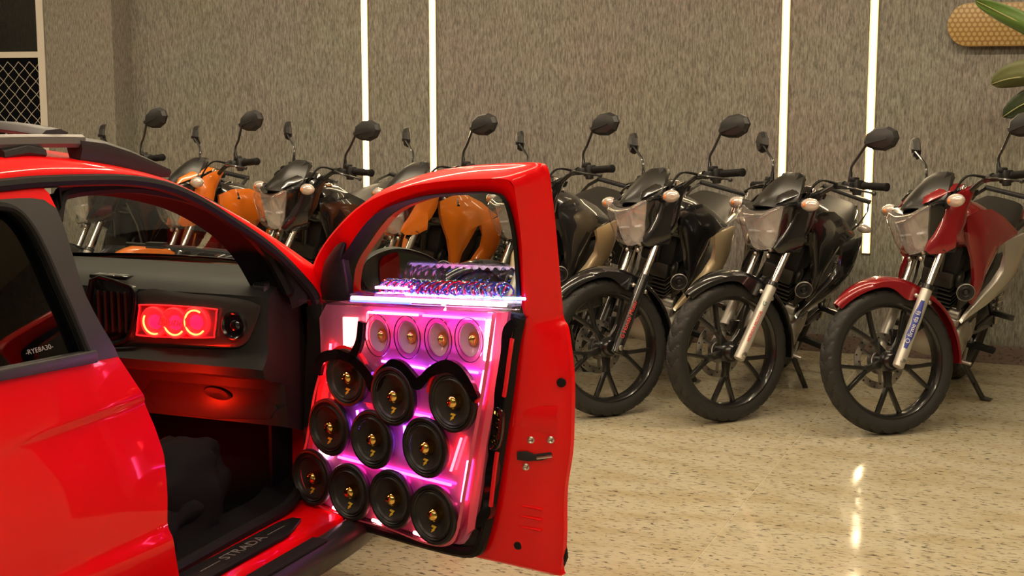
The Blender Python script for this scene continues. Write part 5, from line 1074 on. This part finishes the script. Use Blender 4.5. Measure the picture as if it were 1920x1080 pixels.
def bike(label, contact, yaw, lean, steer, tank='black', shroud='black', panel='black', cowl='black', fender='black', slider=None, sticker=None, seatm=None):
    S = steer_mx(steer); c = (S @ V((0, 0, 0)))
    base = Matrix.Rotation(R(yaw), 4, 'Z') @ Matrix.Rotation(-R(lean), 4, 'X')
    sc = Matrix.Scale(SCALE, 4)
    T0 = Matrix.Translation(-c)
    def low(MW, fr):
        zm = 9
        for q in range(60):
            a = 2 * math.pi * q / 60
            for y, r in ((0, 0.306), (0.03, 0.299), (-0.03, 0.299), (0.042, 0.285)):
                p = V((r * math.sin(a) + (0 if fr else -1.315), y, 0.305 + r * math.cos(a)))
                if fr: p = S @ p
                zm = min(zm, (MW @ p).z)
        return zm
    pitch = 0.0
    for _ in range(12):
        MW = base @ Matrix.Rotation(pitch, 4, 'Y') @ sc @ T0
        zf = low(MW, True); zr = low(MW, False); pitch -= (zr - zf) / (1.315 * SCALE)
    root = empty('motorcycle')
    root.matrix_world = Matrix.Translation((contact[0], contact[1], -zf)) @ base @ Matrix.Rotation(pitch, 4, 'Y') @ sc
    tag(root, label, 'motorcycle', 'motorcycles parked in a row along the wall')
    FM = T0 @ S; BM = T0
    def P(name, key, m, front=False, parent=None, mx=None):
        o = put(name, G[key], m, parent or root)
        if parent is None: o.matrix_local = (FM if front else BM) @ (mx or Matrix.Identity(4))
        elif mx is not None: o.matrix_local = mx
        return o
    def wheel(front):
        ax = Matrix.Translation((0, 0, 0.305)) if front else Matrix.Translation((-1.315, 0, 0.305))
        rim = P('front_wheel' if front else 'rear_wheel', 'rim', M_metalblack, front, mx=ax)
        P('tyre', 'tyre', M_tyre, parent=rim)
        for q in range(5): P('spoke', 'spoke', M_metalblack, parent=rim, mx=Matrix.Rotation(R(72 * q + 35), 4, 'Y'))
        if front:
            P('brake_disc', 'brake_disc', M_steel, parent=rim, mx=Matrix.Translation((0, -0.062, 0)))
            P('disc_holes', 'disc_holes', M_matteblack, parent=rim, mx=Matrix.Translation((0, -0.062, 0)))['kind'] = 'stuff'
    wheel(True); wheel(False)
    sl = slider or M_forksilver
    for k in 'LR':
        lg_ = P('fork_leg', 'slider' + k, sl, True)
        P('stanchion', 'stan' + k, M_chrome, parent=lg_); P('fork_collar', 'collar' + k, M_metalblack, parent=lg_); P('clamp_ring', 'clampring' + k, M_metalblack, parent=lg_); P('axle_nut', 'axle' + k, M_steel, parent=lg_)
        if k == 'L' and sticker:
            if tank == 'red':
                pts_ = []
                for s0 in [0.055 + 0.215 * q / 14 for q in range(15)]:
                    w0 = 0.30 + 0.42 * max(0.0, math.sin(math.pi * (s0 - 0.055) / 0.215)) ** 0.8 * (0.75 + 0.25 * math.sin(70 * s0))
                    e1 = V((0.42, 0.90, 0.20)); e1 = (e1 - FU * e1.dot(FU)).normalized(); e2 = FU.cross(e1)
                    pts_.append([fm(s0, 0.098) + (e1 * math.cos(a_) + e2 * math.sin(a_)) * 0.0252 for a_ in [w0 * (q2 / 4 - 1) for q2 in range(9)]])
                obj('sticker', MB().grid(pts_), M_blueink, lg_, 60)
            for (txt, size, colm, s0, shear, sx) in sticker:
                text_mesh('sticker_lettering', txt, size, colm, lg_, frame_mx(fm(s0, 0.098) + V((0.0112, 0.0240, 0.0053)), FU, V((0.90, -0.42, 0.43))), 0.0004, shear, sx=sx)
    P('caliper', 'caliper', M_metalblack, True)
    yk = P('fork_yoke', 'yoke', M_metalblack, True); [P('yoke_bolt', 'yoke_bolt', M_steel, parent=yk, mx=Matrix.Translation(p_)) for p_ in YB]
    fe = P('front_fender', 'fender', PAINT[fender], True); [P('fender_bolt', 'yoke_bolt', M_steel, parent=fe, mx=Matrix.Translation(p_)) for p_ in FB]
    hl = P('headlamp', 'lamp_housing', M_lamphouse, True)
    P('reflector', 'reflector', M_refl, parent=hl); P('bulb_holder', 'bulb', M_bulb, parent=hl); P('lens', 'lens', M_lens, parent=hl); P('chin_guard', 'chin', M_blackplastic, parent=hl)
    P('fly_screen', 'screen', M_screen, True)
    for k in 'LR':
        cw = P('lamp_cowl', 'cowl' + k, PAINT[cowl], True); P('cowl_wing', 'wing' + k, PAINT[cowl], parent=cw)
        st_ = P('indicator', 'stalk' + k, M_blackplastic, True); P('indicator_bulb', 'ibulb' + k, M_amber, parent=st_); P('indicator_lens', 'ilens' + k, M_ilens, parent=st_)
    hb_ = P('handlebar', 'bar', M_metalblack, True); P('bar_clamp', 'clamp', M_blackplastic, parent=hb_)
    for k in 'LR':
        P('grip', 'grip' + k, M_rubber, parent=hb_); P('switchgear', 'switch' + k, M_blackplastic, parent=hb_); P('lever', 'lever' + k, M_metalblack, parent=hb_)
        mr = P('mirror', 'mirror' + k, M_blackplastic, True); P('mirror_glass', 'mglass' + k, M_chrome, parent=mr); P('mirror_stem', 'mstem' + k, M_metalblack, parent=mr)
    P('control_cables', 'cables', M_rubber, True); P('ignition', 'ign', M_steel, True)
    tk = P('fuel_tank', 'tank', PAINT[tank]); P('filler_cap', 'cap', M_chrome, parent=tk)
    for k in 'LR':
        P('tank_shroud', 'shroud' + k, PAINT[shroud]); P('side_panel', 'panel' + k, PAINT[panel]); P('inner_panel', 'inner' + k, M_screen)
        P('side_cover', 'lower' + k, M_blackplastic); P('tail_panel', 'tail' + k, PAINT[panel]); P('footpeg', 'peg' + k, M_rubber); P('rear_footpeg', 'rearpeg' + k, M_metalblack)
        P('shock_absorber', 'shock' + k, M_steel); P('rear_indicator', 'rearind' + k, M_amber if tank == 'red' else M_ilens)
    P('seat', 'seat', seatm or M_seat); P('grab_rail', 'grab', M_blackplastic); [P('luggage_hook', 'hook' + k, M_metalblack) for k in 'LR']; P('rear_fender', 'rear_fender', M_blackplastic); P('tail_lamp', 'tail_lamp', M_redlens)
    P('frame', 'frame', M_metalblack); P('swing_arm', 'swingarm', M_metalblack)
    eg = P('engine', 'crankcase', M_alu)
    P('engine_cover', 'coverL', M_alu, parent=eg); P('engine_cover', 'coverR', M_alu, parent=eg); P('starter_motor', 'starter', M_alu, parent=eg)
    P('cylinder', 'cylinder', mat('dark_cast', (0.07, 0.068, 0.064), 0.45, metal=0.7), parent=eg); P('cylinder_head', 'head', mat('dark_cast', (0.07, 0.068, 0.064)), parent=eg)
    ho = P('horn', 'horn', M_blackplastic); P('horn_ring', 'hornring', M_forksilver, parent=ho)
    P('exhaust_pipe', 'exhaust', M_metalblack); P('muffler', 'muffler', M_metalblack); P('airbox', 'airbox', M_matteblack); P('side_stand', 'kick', M_metalblack); P('chain_guard', 'chain_guard', M_blackplastic); P('shift_lever', 'shift', M_steel)
    return root
M_redink = mat('red_sticker', (0.75, 0.03, 0.02), 0.4); M_greenink = mat('green_sticker', (0.02, 0.14, 0.09), 0.4); M_whiteink = mat('white_sticker', (0.8, 0.8, 0.78), 0.4); M_blueink = mat('blue_sticker', (0.03, 0.05, 0.32), 0.4)
M_forkblack = mat('fork_black_paint', (0.012, 0.012, 0.012), 0.25, coat=1)
M_forkgrey = mat('fork_grey_paint', (0.30, 0.29, 0.27), 0.35, metal=0.6)
bike('red motorcycle with silver side panels and red front fender, rightmost in the row', (-0.757, 6.266), 260.6, 11.9, -46.6, 'red', 'red', 'silver', 'red', 'red', None, [('O firme da f\u00e9', 0.027, M_whiteink, 0.150, 0.0, 1.0)])
bike('all-black motorcycle with silver fork legs and tall red lettering, beside the red one', (-1.493, 6.212), 268.2, 18.0, -42.5, 'black', 'black', 'black', 'black', 'black', None, [('HONDA MOTOR', 0.019, M_redink, 0.130, 0.0, 1.0), ('G', 0.026, M_greenink, 0.238, 0.0, 1.2)])
bike('black motorcycle with champagne side panel and black fork with red lettering, beside the open door', (-2.012, 6.121), 270.5, 13.7, -44.9, 'black', 'black', 'cream', 'black', 'black', M_forkblack, [('G Honda/ Motor', 0.026, M_redink, 0.130, 0.0, 1.0)])
bike('dark grey motorcycle with cream side panel, partly behind the right edge of the open door', (-2.64, 6.167), 269.8, 13.3, -44.0, 'grey', 'grey', 'cream', 'black', 'black')
bike('orange and black motorcycle seen through the window of the open door', (-3.275, 6.154), 269.5, 13.1, -40.8, 'black', 'orange', 'orange', 'orange', 'orange', M_forkgrey)
bike('black motorcycle with pearl white side panel, between the windscreen pillar and the open door', (-4.009, 6.16), 269.5, 14.75, -34.1, 'black', 'black', 'white', 'black', 'black')
bike('orange motorcycle with black tank above the windscreen of the pickup', (-4.525, 6.079), 270.4, 12.3, -40.9, 'black', 'orange', 'orange', 'orange', 'orange', M_forkgrey)
bike('black motorcycle at the far left end of the row, mostly behind the pickup roof', (-5.074, 6.053), 271.9, 10.6, -39.0)
